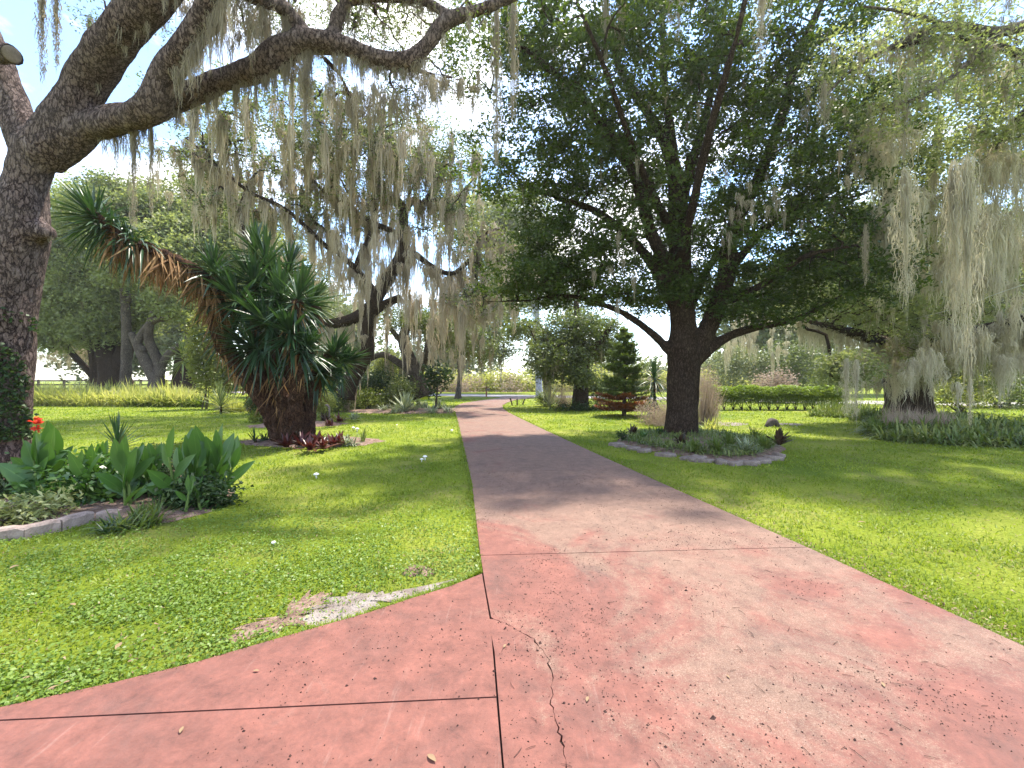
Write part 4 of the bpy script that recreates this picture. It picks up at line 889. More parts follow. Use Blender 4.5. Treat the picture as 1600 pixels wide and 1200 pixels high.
# end head of the leaning arm: green, drooping
mb = MB(); hp = P(138, 330, 9.8)
rosette(mb, hp, np.array([-.6, -.1, .8]), rg, 150, 1.0, .06, 2.0, .3)
for q_ in np.linspace(0, 1, 7): rosette(mb, P(150 + 48 * q_, 340 + 36 * q_, 9.85), np.array([-.7, -.2, .3]), rg, 26, .75, .05, 1.5, .55, lo=.8)
yput(mb, "leaf_rosette", M['yucca'])
# skirt of dead leaves hanging from the arm and the upper trunks
mb = MB()
ap, ar = catmull(tb[9][0], tb[9][1], 10); ii = rg.integers(8, int(len(ap) * .83), 620)
b_ = ap[ii] + rg.normal(size=(620, 3)) * [.05, .06, .03] + [0, 0, .05]
d_ = nrm(np.stack([rg.normal(size=620) * .30 + .12, rg.normal(size=620) * .35, -np.ones(620) * rg.uniform(.5, 1.4, 620)], 1))
blades(mb, b_, d_, rg.uniform(.55, 1.0, 620), .042, .25, 3, .3, 'yucca', None, .6, rg)
b_ = ap[ii[:260]] + rg.normal(size=(260, 3)) * .03; d_ = nrm(rg.normal(size=(260, 3)) + [0, 0, .25]); blades(mb, b_, d_, .16, .04, .1, 2, .3)
tag(yput(mb, "dead_leaf_skirt", M['dead_leaf']), kind='stuff')
mb = MB()
for (p_, r_, *_), n_ in zip(tb[:9], (100, 100, 150, 120, 100, 60, 60, 80, 80)):
    q_, rr = catmull(p_, r_, 8); ii = rg.integers(int(len(q_) * .42), len(q_), n_)
    d_ = nrm(np.stack([rg.normal(size=n_) * .35, rg.normal(size=n_) * .35 - .1, -np.ones(n_)], 1))
    blades(mb, q_[ii] + nrm(rg.normal(size=(n_, 3))) * rr[ii][:, None] * .9, d_, rg.uniform(.3, .65, n_), .04, .1, 3, .3, 'yucca', None, .6, rg)
tag(yput(mb, "dead_leaf_skirt", M['dead_leaf']), kind='stuff')

def place(parent_name, label, cat, base, group=None):
    r = empty(parent_name, base); tag(r, label, cat, group); return r
def put(mb, name, mat, r):
    """mesh given in coordinates relative to its thing's base"""
    return mb.build(name, mat, r)

def small_yucca(label, base, H, L, W, n_, mat, seed, ax=(0, 0, 1), spread=1.5, droop=.15, leaves_apart=False, group="small yuccas and dracaenas in the garden"):
    r_ = np.random.default_rng(seed); r = place("yucca_plant", label, "yucca", base, group)
    mb = MB(); tube(mb, [(0, 0, 0), (.02, 0, H * .5), (ax[0] * .1, ax[1] * .1, H)], [.05, .035, .03], 8, 3, .1, r_); put(mb, "stem", M['yucca_trunk'], r)
    if leaves_apart:
        a = r_.random(n_) * 6.283; el = .08 + spread * (np.arange(n_) + .5) / n_
        for k in range(n_):
            d = np.array([math.cos(a[k]) * math.sin(el[k]), math.sin(a[k]) * math.sin(el[k]), math.cos(el[k])])
            m1 = MB(); blades(m1, [[0, 0, H - el[k] * L * .25]], d, L * r_.uniform(.8, 1.1), W, droop * el[k], 5, .45); put(m1, "leaf", mat, r)
    else:
        m1 = MB(); rosette(m1, np.array([0, 0, H]), np.array(ax, float), r_, n_, L, W, spread, droop); put(m1, "leaf_rosette", mat, r)
    return r
z_ = 7.0
small_yucca("spiky young yucca standing up from the canna bed", P(183, 0, z_) * [1, 1, 0], .62, .50, .035, 34, M['yucca'], 41, spread=1.45, droop=.05, leaves_apart=True)
small_yucca("pale spiky yucca on a stem before the left wood", P(286, 0, 30.5) * [1, 1, 0], 3.5, 1.45, .10, 80, M['yucca_light'], 42, spread=2.4)
small_yucca("low pale yucca at the end of the yellow fern bed", P(345, 0, 20) * [1, 1, 0], .55, 1.1, .07, 60, M['yucca_light'], 43, spread=1.8)
small_yucca("tall narrow dracaena with drooping leaves beside the orange footed pine", P(1022, 0, 16.5) * [1, 1, 0], 1.75, .9, .045, 80, M['yucca'], 44, spread=1.6, droop=.6)
small_yucca("small dark yucca seedling left of the giant yucca's foot", G(398, 694), .12, .38, .03, 18, M['yucca'], 45, spread=1.3, leaves_apart=True)
# drooping lower leaves of the dracaena
mb = MB(); r_ = np.random.default_rng(46); k = 90
b_ = np.stack([r_.normal(size=k) * .03, r_.normal(size=k) * .03, r_.uniform(.5, 1.7, k)], 1); a = r_.random(k) * 6.283
blades(mb, b_, np.stack([np.cos(a), np.sin(a), r_.uniform(-.9, .2, k)], 1), .75, .045, .55, 4, .4)
o_ = [c for c in S.objects if c.get('label', '').startswith('tall narrow dracaena')][0]; put(mb, "hanging_leaves", M['yucca'], o_)

# ------------------------------------------------------------------ near left flower bed
bed = empty("flower_bed", G(100, 815)); tag(bed, "planted bed with pinkish concrete edging round the massive oak's foot", "flower bed")
bo = -G(100, 815)
o_ = mound("soil", bedL, .05, M['mulch'], bed, 5); o_.location = tuple(bo)
cb = [G(-130, 866), G(-45, 850), G(37, 843), G(97, 830), G(148, 815), G(185, 812)]
for k, (a, b2) in enumerate(zip(cb[:-1], cb[1:])):
    d = nrm(b2 - a); s = np.array([-d[1], d[0], 0]); a_ = a + d * .006; b_ = b2 - d * .006; h = .115 - .02 * (k == 4); w_ = .11
    mb = MB(); prof_ = [(-.0, 0), (-.0, h * .8), (.018, h), (w_ - .018, h), (w_, h * .8), (w_, 0)]
    ns = 7; vs = []
    for t in np.linspace(0, 1, ns):
        c_ = a_ * (1 - t) + b_ * t; j = rg.normal(size=(6, 3)) * .0035
        e_ = 0.010 if 0 < t < 1 else 0
        vs.append([c_ + s * x + np.array([0, 0, z + (e_ if z > 0 else -.01)]) + jj for (x, z), jj in zip(prof_, j)])
    v = np.array(vs).reshape(-1, 3); q = [(i * 6 + j, i * 6 + (j + 1) % 6, (i + 1) * 6 + (j + 1) % 6, (i + 1) * 6 + j) for i in range(ns - 1) for j in range(6)]
    q += [(0, 5, 4, 3), (0, 3, 2, 1)] + [((ns - 1) * 6 + a1, (ns - 1) * 6 + b1, (ns - 1) * 6 + c1, (ns - 1) * 6 + d1) for a1, b1, c1, d1 in ((0, 1, 2, 3), (0, 3, 4, 5))]
    mb.add(v, q); o_ = mb.build("edging_block", M['curb'], bed, smooth=False); o_.location = tuple(bo)

def canna(label, px, py, H, n_, seed, L=.5, W=.17, flower=False):
    """each large leaf is a part; (px,py) where the stem meets the soil"""
    r_ = np.random.default_rng(seed); r = place("canna_plant", label, "canna", G(px, py), "broad leaved cannas in the near flower bed")
    ns = max(1, n_ // 5)
    for s_i in range(ns):
        ox, oy = (r_.normal(size=2) * .06) if s_i else (0, 0); Hs = H * r_.uniform(.8, 1.05) if s_i else H; lean = r_.normal(size=2) * .06
        sp_ = [np.array([ox, oy, 0]), np.array([ox + lean[0] * .5, oy + lean[1] * .5, Hs * .4]), np.array([ox + lean[0], oy + lean[1], Hs * .75])]
        mb = MB(); tube(mb, sp_, [.018, .015, .008], 8, 3); put(mb, "stem", M['stem'], r)
        m_ = n_ // ns; a0 = r_.random() * 6.28
        for k in range(m_):
            t = (k + .6) / m_; a = a0 + k * 2.6 + r_.normal() * .25; el = 1.0 - .85 * t + r_.normal() * .1
            b = sp_[0] * (1 - t) + sp_[2] * t if t > .3 else sp_[0] * (1 - t) + sp_[2] * t
            d = np.array([math.cos(a) * math.sin(el), math.sin(a) * math.sin(el) * .8, math.cos(el)])
            sc = r_.uniform(.8, 1.1) * (1 - .25 * abs(t - .5))
            mb = MB(); sdv = nrm(np.cross(d, [0, -.7, .7]) + r_.normal(size=3) * .25)
            blades(mb, [b], d, L * sc, W * sc, .28 * (1.15 - t), 10, .28, 'canna', sdv[None, :]); put(mb, "leaf", M['canna'], r)
    if flower:
        mb = MB(); tube(mb, [sp_[2], sp_[2] + [.0, 0, H * .3], sp_[2] + [.03, 0, H * .62]], [.009, .007, .004], 6, 3); put(mb, "flower_stalk", M['stem'], r)
        mb = MB(); tp = sp_[2] + [.03, 0, H * .62]
        for q_, n3 in ((tp, 8), (tp + [.05, -.02, .03], 6), (tp + [-.02, .02, -.10], 7)):
            leaves(mb, np.repeat([q_], n3 * 2, 0) + r_.normal(size=(n3 * 2, 3)) * .026, r_, .075, .05, .2, .3)
        put(mb, "flower", M['petal'], r)
    return r
canna("big canna clump nearest the massive oak's trunk", 62, 788, .78, 15, 51, .58, .22)
canna("red flowering canna rising beside the massive oak's trunk", 58, 770, .72, 5, 52, .48, .19, flower=True)
canna("upright canna with broad leaves right of the flowering one", 84, 782, .76, 10, 59, .58, .22)
canna("low sprawling canna behind the curb's end", 140, 790, .52, 15, 53, .52, .17)
canna("bright leaved canna at the middle of the bed", 205, 794, .70, 15, 54, .56, .18)
canna("tall canna with pointed leaves near the bed's grassy end", 275, 790, .86, 15, 55, .52, .17)
canna("canna clump at the very end of the bed", 328, 782, .80, 20, 56, .52, .15)
canna("short canna with silvery leaves at the bed's front edge", 290, 802, .34, 10, 57, .26, .07)
canna("broad canna filling the gap at the bed centre", 235, 782, .60, 10, 60, .52, .18)
canna("outer canna leaning over the lawn at the bed end", 350, 778, .68, 10, 68, .5, .16)
canna("half hidden canna behind the bright leaved one", 165, 770, .56, 10, 58, .46, .15)

def clump(name, label, cat, base, n_, L, W, mat, seed, R=.12, el=(.1, 1.2), droop=.6, group=None, part="leaves", seg=4, fold=.3, kind=None, prof='yucca'):
    r_ = np.random.default_rng(seed); mb = MB(); a = r_.random(n_) * 6.283; e = r_.uniform(el[0], el[1], n_); rr = R * np.sqrt(r_.random(n_)); b = r_.random(n_) * 6.283
    blades(mb, np.stack([np.cos(b) * rr, np.sin(b) * rr, np.zeros(n_) - .01], 1), np.stack([np.cos(a) * np.sin(e), np.sin(a) * np.sin(e), np.cos(e)], 1), L * r_.uniform(.6, 1.15, n_), W, droop * r_.uniform(.6, 1.3, n_), seg, fold, prof)
    return tag(link(name, mb.mesh(name, mat), None, base), label, cat, group, kind)
clump("grass_lily", "silvery green lily tuft spilling over the end of the concrete edging", "lily", G(215, 822), 110, .36, .022, M['liriope'], 61, .22, (.3, 1.45), .5)
clump("grass_lily", "dark low lily tuft at the bed's front corner", "lily", G(190, 826), 80, .27, .022, M['yucca'], 62, .18, (.5, 1.5), .4)
clump("grass_lily", "spiky lily tuft with thin arching leaves before the bright canna", "lily", G(235, 806), 90, .34, .012, M['liriope'], 63, .12, (.1, 1.1), .7)
clump("ginger_plant", "striped long leaved plant between the oak and the young yucca", "plant", G(135, 752), 46, .62, .055, M['yucca_light'], 64, .16, (.1, 1.1), .5, prof='canna')
clump("ginger_plant", "dark long leaved plant behind the low sprawling canna", "plant", G(160, 762), 46, .6, .05, M['canna'], 65, .22, (.2, 1.2), .5, prof='canna')
clump("ginger_plant", "arching dark leaved plant behind the tall pointed canna", "plant", G(245, 765), 54, .55, .04, M['yucca'], 66, .2, (.1, 1.3), .4, prof='canna')

def shrub(name, label, cat, c, r3, n_, L, W, mat, seed, stems=5, group=None, per=30, rad=.12, stemmat='bark_mid', up=.4):
    """shrub > stems, foliage"""
    r_ = np.random.default_rng(seed); c = np.asarray(c, float); r3 = np.asarray(r3, float); r = place(name, label, cat, (c[0], c[1], 0), group)
    v = nrm(r_.normal(size=(n_, 3))) * (r_.random((n_, 1)) ** .4); cl_ = v * r3 + [0, 0, c[2]]; cl_[:, 2] = np.maximum(cl_[:, 2], L * .5)
    mb = MB()
    for k in range(stems):
        e = cl_[r_.integers(0, n_)]; tube(mb, [np.array([r_.normal() * r3[0] * .12, r_.normal() * r3[1] * .12, -.02]), e * [.4, .4, .5], e], [.02 + r3[0] * .02, .015, .006], 5, 3)
    put(mb, "stems", M[stemmat], r); mb = MB(); cc = np.repeat(cl_, per, 0); cc = cc + r_.normal(size=cc.shape) * rad; cc[:, 2] = np.maximum(cc[:, 2], .02); leaves(mb, cc, r_, L, W, up); put(mb, "foliage", mat, r); return r
for k, (px, py, w_) in enumerate([(-30, 832, .36), (28, 826, .34), (70, 812, .30)]):
    shrub("schefflera_shrub", ["cream and green schefflera cut off by the photo's left edge", "cream and green schefflera right behind the concrete edging", "cream and green schefflera under the red flowering canna"][k], "shrub", G(px, py) + [0, 0, .16], (w_, .24, .14), 44, .085, .032, M['varieg'], 70 + k, 4, "variegated schefflera shrubs behind the concrete edging", 10, .06, up=.9)
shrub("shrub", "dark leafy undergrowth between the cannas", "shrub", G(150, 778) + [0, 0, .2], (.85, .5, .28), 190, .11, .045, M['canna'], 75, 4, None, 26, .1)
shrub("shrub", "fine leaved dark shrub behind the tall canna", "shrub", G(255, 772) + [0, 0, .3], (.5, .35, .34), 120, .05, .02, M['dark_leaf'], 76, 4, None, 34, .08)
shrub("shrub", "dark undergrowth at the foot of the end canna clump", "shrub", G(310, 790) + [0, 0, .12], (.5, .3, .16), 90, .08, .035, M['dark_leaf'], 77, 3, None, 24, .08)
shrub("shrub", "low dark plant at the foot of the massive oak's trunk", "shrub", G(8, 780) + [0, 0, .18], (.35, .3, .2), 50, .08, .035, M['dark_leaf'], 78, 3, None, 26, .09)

# ------------------------------------------------------------------ beds under the giant yucca
def bed_thing(label, poly, h, seed, mat='mulch', name="flower_bed"):
    c_ = np.array(poly).mean(0); r = empty(name, (c_[0], c_[1], 0)); tag(r, label, "flower bed"); o_ = mound("soil", poly, h, M[mat], r, seed); o_.location = (-c_[0], -c_[1], 0); return r, c_
bed_thing("bare mulch bed round the giant yucca's foot", bedY, .07, 11)
bed_thing("mulch bed with low plants behind the giant yucca", bedY2, .07, 12)
for k, (px, py, lb_) in enumerate([(470, 700, "red bromeliad nearest the giant yucca's trunk"), (495, 698, "tallest red bromeliad in the mulch before the yucca"), (520, 700, "red bromeliad next to the striped lily"), (448, 703, "small red bromeliad at the yucca bed's front"), (506, 706, "red bromeliad lowest in the yucca bed"), (532, 697, "pale red bromeliad touching the striped lily"), (484, 708, "small fallen looking bromeliad in the leaf mulch")]):
    clump("bromeliad", lb_, "bromeliad", G(px, py) + [0, 0, .07], 26, .46 - .04 * (k % 3), .07, M['red_leaf'], 80 + k, .04, (.2, 1.4), .35, "red bromeliads in the mulch under the giant yucca", fold=.5)
clump("spider_lily", "white striped lily at the right of the yucca bed", "lily", G(545, 697) + [0, 0, .03], 60, .38, .03, M['agave'], 90, .14, (.2, 1.4), .5)
clump("spider_lily", "thin green lily at the yucca bed's far right end", "lily", G(567, 692) + [0, 0, .03], 24, .42, .02, M['liriope'], 91, .06, (.0, .7), .3)
clump("spider_lily", "pale air plant tuft on the giant yucca's foot", "lily", P(462, 672, 10.6), 16, .22, .016, M['agave'], 92, .03, (.2, 1.5), .6)
clump("spider_lily", "dark strap leaved tuft left of the giant yucca", "lily", G(412, 692) + [0, 0, .02], 22, .38, .028, M['yucca'], 93, .08, (.1, 1.0), .2)
for k, (px, py, mt, lb_, sz) in enumerate([(530, 662, 'red_leaf', "dark red bromeliad group behind the giant yucca", .36), (508, 660, 'dark_rosette', "dark leaved bromeliad behind the giant yucca", .36), (552, 658, 'agave', "pale bromeliad at the right end of the rear bed", .34), (515, 668, 'red_leaf', "small red bromeliad at the rear bed's front edge", .28), (488, 660, 'liriope', "green tuft against the yucca trunk in the rear bed", .4)]):
    clump("bromeliad", lb_, "bromeliad", G(px, py) + [0, 0, .07], 40, sz * 1.15, .06, M[mt], 100 + k, .12, (.2, 1.4), .35, "bromeliads in the rear mulch bed")
shrub("shrub", "yellow green shrub lit up right behind the yucca trunk", "shrub", G(503, 652) + [0, 0, .65], (.55, .5, .5), 90, .13, .06, M['fern_yellow'], 110, 5, None, 22, .13)
shrub("shrub", "dark rounded shrub left of the giant yucca", "shrub", G(398, 648) + [0, 0, .42], (.36, .4, .42), 90, .07, .03, M['dark_leaf'], 111, 5, None, 40, .1)
shrub("shrub", "low green plant below the dark rounded shrub", "shrub", G(410, 660) + [0, 0, .2], (.5, .4, .2), 60, .09, .05, M['fern'], 112, 4, None, 26, .1)
# pale upright garden ornament between the shrubs
r = place("garden_ornament", "pale green curved garden ornament standing right of the yellow green shrub", "ornament", G(514, 655))
mb = MB(); tube(mb, [(0, 0, 0), (.02, 0, .3), (.0, 0, .48), (-.07, -.02, .56), (-.15, -.02, .55)], [.05, .035, .045, .05, .02], 10, 4); put(mb, "body", M['stone'], r)
mb = MB(); tube(mb, [(0, 0, -.01), (0, 0, .04)], [.13, .11], 14, 1); put(mb, "base", M['stone'], r)

# ------------------------------------------------------------------ agave bed and shrubs behind it
bedA = blob_poly((P(640, 0, 20.5)[0], 21.8), 3.9, 1.7, 30, .12, 13); bed_thing("planted bed with the spiky agave under the old oaks", bedA, .08, 13)
def agave(label, base, n_, L, W, seed, mat='agave'):
    r_ = np.random.default_rng(seed); r = place("agave_plant", label, "agave", base, "spiky agaves and variegated rosettes")
    for k in range(n_):
        t = k / n_; a = k * 2.4 + r_.normal() * .1; el = .12 + 1.35 * t
        mb = MB(); blades(mb, [[0, 0, .05]], [math.cos(a) * math.sin(el), math.sin(a) * math.sin(el), math.cos(el)], L * r_.uniform(.85, 1.05), W, .12, 4, .5, 'agave'); put(mb, "leaf", M[mat], r)
agave("large pale agave standing in the middle of its bed", P(633, 0, 20.8) * [1, 1, 0], 46, 1.15, .10, 120)
agave("grey bladed agave beside the suckering short oak", P(858, 0, 25) * [1, 1, 0], 26, 1.7, .11, 121)
r_ = np.random.default_rng(122); side_names = ["left of", "left in front of", "right of", "right in front of", "far right of", "behind", "just below"]
for k, (px, py) in enumerate([(560, 638), (585, 640), (600, 643), (612, 637), (628, 645), (645, 644), (662, 640), (675, 646), (690, 641), (655, 634), (640, 638), (700, 645), (617, 646), (685, 634)]):
    if k in (0, 1): sz, mt = .34, 'varieg'
    else: sz, mt = .6, 'agave'
    lb_ = ["leftmost low variegated clump by the agave bed", "second low variegated clump from the left", "striped clump at the agave bed's left front", "striped clump touching the large agave's left", "striped clump right before the large agave", "striped clump right of the large agave's foot", "striped clump in the middle of the bed's right half", "front striped clump in the bed's right half", "striped clump near the driveway's bend", "striped clump beneath the banana plant", "striped clump behind the large agave", "striped clump closest to the driveway", "lowest striped clump before the large agave", "striped clump behind, under the magnolia shrub"][k]
    clump("variegated_flax", lb_, "flax", G(px, py) + [0, 0, .03], 46, sz, .045, M[mt], 130 + k, .18, (.2, 1.4), .4, "striped clumps filling the agave bed")
# banana plant
r = place("banana_plant", "young banana plant with bright upright leaves behind the agave", "banana", G(652, 634)); r_ = np.random.default_rng(150)
mb = MB(); tube(mb, [(0, 0, 0), (0, 0, .5)], [.06, .04], 8, 2); put(mb, "stem", M['stem'], r)
for k, (dx, dz, l_) in enumerate([(-.15, 1, 1.1), (.5, .5, 1.0), (.75, .15, .9), (.3, .9, .9), (-.6, .6, .7)]):
    mb = MB(); blades(mb, [[0, 0, .45]], [dx, -.2, dz], l_, .30, .2, 8, .25, 'canna', np.array([[.8, -.2, .2]])); put(mb, "leaf", M['fern'], r)
for k, (px, py, z_, r3, n_, mt, L_, lb_) in enumerate([
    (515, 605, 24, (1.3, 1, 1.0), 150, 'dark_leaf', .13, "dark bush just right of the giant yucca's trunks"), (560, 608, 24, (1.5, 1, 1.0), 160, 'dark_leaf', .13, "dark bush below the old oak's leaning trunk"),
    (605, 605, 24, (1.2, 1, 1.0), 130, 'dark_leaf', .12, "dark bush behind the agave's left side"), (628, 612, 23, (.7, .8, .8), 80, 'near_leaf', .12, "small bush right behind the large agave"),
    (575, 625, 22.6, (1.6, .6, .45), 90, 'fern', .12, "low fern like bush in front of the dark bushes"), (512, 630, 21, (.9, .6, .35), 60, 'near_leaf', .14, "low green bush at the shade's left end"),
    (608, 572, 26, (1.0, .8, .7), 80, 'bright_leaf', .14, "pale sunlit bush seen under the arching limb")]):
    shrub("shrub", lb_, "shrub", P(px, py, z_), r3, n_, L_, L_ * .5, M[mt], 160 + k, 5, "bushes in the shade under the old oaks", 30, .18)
rm = shrub("magnolia_shrub", "glossy dark magnolia shrub leaning off the reddish trunk", "shrub", P(682, 590, 22), (.75, .7, .75), 46, .24, .12, M['dark_leaf'], 170, 6, None, 14, .16)

# ------------------------------------------------------------------ yellow fern bed, reeds, and the left wood
def fronds(name, label, cat, poly, n_, L, W, mat, seed, droop=.8, el=(.0, 1.0), z0=0.0):
    r_ = np.random.default_rng(seed); poly = np.array(poly); lo, hi = poly.min(0), poly.max(0); pts = []
    while sum(map(len, pts)) < n_:
        q = lo + (hi - lo) * r_.random((n_ * 2, 2)); pts.append(q[inside(poly, q[:, 0], q[:, 1])])
    q = np.concatenate(pts)[:n_]; a = r_.random(n_) * 6.283; e = r_.uniform(el[0], el[1], n_)
    hm = np.array([.75 + .5 * noise.noise(Vector((x * .8, y * .8, seed))) for x, y in q.tolist()])
    mb = MB(); blades(mb, np.column_stack([q, np.zeros(n_) + z0]), np.stack([np.cos(a) * np.sin(e), np.sin(a) * np.sin(e), np.cos(e)], 1), L * hm * r_.uniform(.7, 1.2, n_), W, droop * r_.uniform(.5, 1.3, n_), 3, None, 'grass')
    return tag(mb.build(name, mat), label, cat, kind='stuff')
X_ = lambda px, z: (px - 800) / F * z
fronds("fern_bed", "long bed of tall yellow green ferns before the left wood", "ferns", [(X_(-120, 25.3), 25.3), (X_(60, 25.3), 25.2), (X_(180, 25), 25), (X_(330, 24.5), 24.5), (X_(335, 29), 29), (X_(-120, 30), 30)], 15000, 2.1, .06, M['fern_yellow'], 180, .85, (0, .95))
fronds("fern_bed", "darker green ferns at the right end of the yellow fern bed", "ferns", [(X_(200, 24.9), 24.9), (X_(300, 24.3), 24.3), (X_(325, 24.4), 24.4), (X_(325, 26), 26), (X_(215, 26), 26)], 2200, 1.3, .06, M['fern'], 181, .85, (0, .95))
fronds("reed_clump", "bright arching grass tuft right of the low pale yucca", "grass tuft", blob_poly((X_(365, 21), 21), .5, .4), 500, 1.5, .035, M['fern_yellow'], 182, .9, (0, .8))
fronds("dry_grass_heap", "straw coloured dry grass heap left of the dark shrub", "dry grass", blob_poly((X_(372, 22.5), 22.5), 1.25, .6), 2000, .85, .02, M['dry'], 183, 1.4, (.2, 1.5))
rg = np.random.default_rng(185)
BG = [("leafy oak with a dark double trunk behind the yellow ferns", 37, 0, [[(148, 606, .6), (150, 590, .42), (148, 560, .36), (135, 520, .26), (110, 470, .16)], [(148, 590, .3), (120, 560, .24), (105, 540, .2), (90, 500, .1)]], [(100, 420, 36, 4, 3, 4.2, 170), (140, 480, 35, 4, 2.5, 3.4, 170), (80, 520, 36, 2.4, 2, 1.6, 60), (130, 340, 38, 4, 3, 3, 100)], 'sunlit_leaf'),
      ("broad dark trunked oak right beside the leafy one", 36, 1, [[(182, 606, 1.25), (180, 590, 1.05), (172, 555, .9), (165, 520, .5), (160, 450, .2)], [(184, 580, .8), (196, 545, .6), (205, 500, .35), (210, 440, .2)]], [(190, 480, 35, 3, 2.4, 3.0, 130), (170, 420, 36, 4, 3, 4, 120), (170, 330, 37, 4.5, 3, 3, 110)], 'sunlit_leaf'),
      ("tall pinkish grey trunked oak between the dark oak and the pale yucca", 33, 2, [[(197, 608, .5), (196, 590, .36), (198, 540, .32), (196, 480, .30), (192, 430, .28), (190, 380, .22), (200, 300, .12)], [(194, 480, .2), (215, 450, .16), (235, 435, .1)], [(192, 420, .18), (170, 380, .1)]], [(190, 350, 33, 4, 3, 3.4, 130), (240, 400, 33, 3, 2.4, 2.2, 60)], 'pale_leaf'),
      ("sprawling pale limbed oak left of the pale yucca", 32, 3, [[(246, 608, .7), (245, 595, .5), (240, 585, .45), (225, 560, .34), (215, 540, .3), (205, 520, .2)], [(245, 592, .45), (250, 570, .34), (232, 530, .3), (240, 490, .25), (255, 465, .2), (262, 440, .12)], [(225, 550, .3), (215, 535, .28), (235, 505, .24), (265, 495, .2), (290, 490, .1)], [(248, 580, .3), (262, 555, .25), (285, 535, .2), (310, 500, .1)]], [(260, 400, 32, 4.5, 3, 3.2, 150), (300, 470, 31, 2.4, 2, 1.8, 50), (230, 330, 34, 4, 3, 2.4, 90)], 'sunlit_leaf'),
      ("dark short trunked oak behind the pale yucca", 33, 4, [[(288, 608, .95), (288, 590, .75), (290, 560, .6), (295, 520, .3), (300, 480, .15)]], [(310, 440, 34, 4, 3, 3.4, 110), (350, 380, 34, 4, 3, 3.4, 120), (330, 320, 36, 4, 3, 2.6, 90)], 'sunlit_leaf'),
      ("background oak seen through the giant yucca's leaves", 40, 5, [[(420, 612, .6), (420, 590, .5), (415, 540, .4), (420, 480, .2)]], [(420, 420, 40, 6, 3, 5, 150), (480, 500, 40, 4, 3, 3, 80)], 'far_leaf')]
for lb_, z_, k, lbs, sp, mt in BG:
    r_ = np.random.default_rng(190 + k); LB = [limb(z_, *[q if len(q) > 3 else q for q in l_]) for l_ in lbs]; cl = blobs(r_, sp)
    b0_ = LB[0][0][0] * [1, 1, 0]; _, nd = tree(lb_, "tree", b0_, LB, cl, r_, M['bark_mid'] if k in (2, 3) else M['bark_dark'], M[mt], 120, .55, .22, .14, name="oak_tree", group="oaks behind the yellow fern bed", tip=.02)
    mo = MB(); q_ = nd[r_.integers(0, len(nd), 26)]; hang(mo, q_, r_.uniform(.8, 2.8, 26), .22, 22, .035, r_); moss_mass("spanish_moss", ["moss strands hanging in the leafy double trunked oak", "moss strands hanging in the broad dark trunked oak", "moss strands hanging from the pinkish trunked oak", "moss strands on the sprawling pale limbed oak", "moss strands on the dark short trunked oak", "moss strands on the oak seen through the yucca"][k], mo, M['moss'])
# low hanging moss curtain over the fence
r_ = np.random.default_rng(197); mo = MB(); q_ = np.array([P(r_.uniform(40, 165), 548 + r_.normal() * 8, 40) for _ in range(60)]); hang(mo, q_, r_.uniform(.5, 2.2, 60), .4, 26, .04, r_)
moss_mass("spanish_moss", "pale moss curtain hanging low above the board fence", mo, M['moss_pale'])
shrub("vine_column", "bright climbing vine covering a slim tree beside the pale yucca", "vine", P(322, 545, 23), (.75, .6, 2.3), 260, .16, .09, M['bright_leaf'], 198, 4, None, 26, .2)
shrub("vine_column", "bright low leafy mass between the vine and the giant yucca", "vine", P(352, 580, 23), (.9, .6, 1.1), 140, .15, .09, M['bright_leaf'], 199, 4, None, 26, .2)
# fence
fz = 43; fc = empty("board_fence", (X_(100, fz), fz, 0)); tag(fc, "low dark rail fence behind the left wood", "fence")
for k, px in enumerate(range(-140, 460, 40)):
    mb = MB(); x = X_(px, fz) - X_(100, fz); v = np.array([(sx * .07 + x, sy * .07, z_) for z_ in (0, 1.55) for sx, sy in ((-1, -1), (1, -1), (1, 1), (-1, 1))]); mb.add(v, [(0, 3, 2, 1), (4, 5, 6, 7), (0, 1, 5, 4), (1, 2, 6, 5), (2, 3, 7, 6), (3, 0, 4, 7)]); mb.build("post", M['wood'], fc, smooth=False)
    if px < 420:
        for h in (.55, .95, 1.35):
            mb = MB(); x1 = X_(px + 40, fz) - X_(100, fz); hh = h + r_.normal() * .012; v = np.array([(xx_, yy_, zz_) for zz_ in (hh, hh + .14) for xx_, yy_ in ((x, -.11), (x1 - .02, -.11), (x1 - .02, -.073), (x, -.073))]); mb.add(v, [(0, 3, 2, 1), (4, 5, 6, 7), (0, 1, 5, 4), (1, 2, 6, 5), (2, 3, 7, 6), (3, 0, 4, 7)]); mb.build("rail", M['wood'], fc, smooth=False)

# ------------------------------------------------------------------ bed under the dark oak
rb, cR = bed_thing("oval bed of low greenery edged with flat pale stones", bedR, .10, 14)
r_ = np.random.default_rng(201)
for k, (px, py) in enumerate(stone_tgt):
    p_ = G(px, py + 3); rx = .16 * r_.uniform(.7, 1.4); ry_ = .12 * r_.uniform(.8, 1.2); pl = np.array(blob_poly((0, 0), rx, ry_, 9, .25, 300 + k)); h = r_.uniform(.045, .075)
    mb = MB(); v = np.concatenate([np.column_stack([pl, np.full(9, -.02)]), np.column_stack([pl * .98, np.full(9, h * .75)]), np.column_stack([pl * .86, np.full(9, h) + r_.normal(size=9) * .006]), [[0, 0, h + .004]]])
    j = np.arange(9); jn = (j + 1) % 9; q = np.concatenate([np.stack([j, jn, jn + 9, j + 9], 1), np.stack([j + 9, jn + 9, jn + 18, j + 18], 1)]); mb.add(v, q, np.stack([j + 18, jn + 18, np.full(9, 27)], 1))
    o_ = mb.build("edging_stone", M['stone'], rb, smooth=False); o_.location = (p_[0] - cR[0], p_[1] - cR[1], .01); o_.rotation_euler = (r_.normal() * .06, r_.normal() * .06, 0)
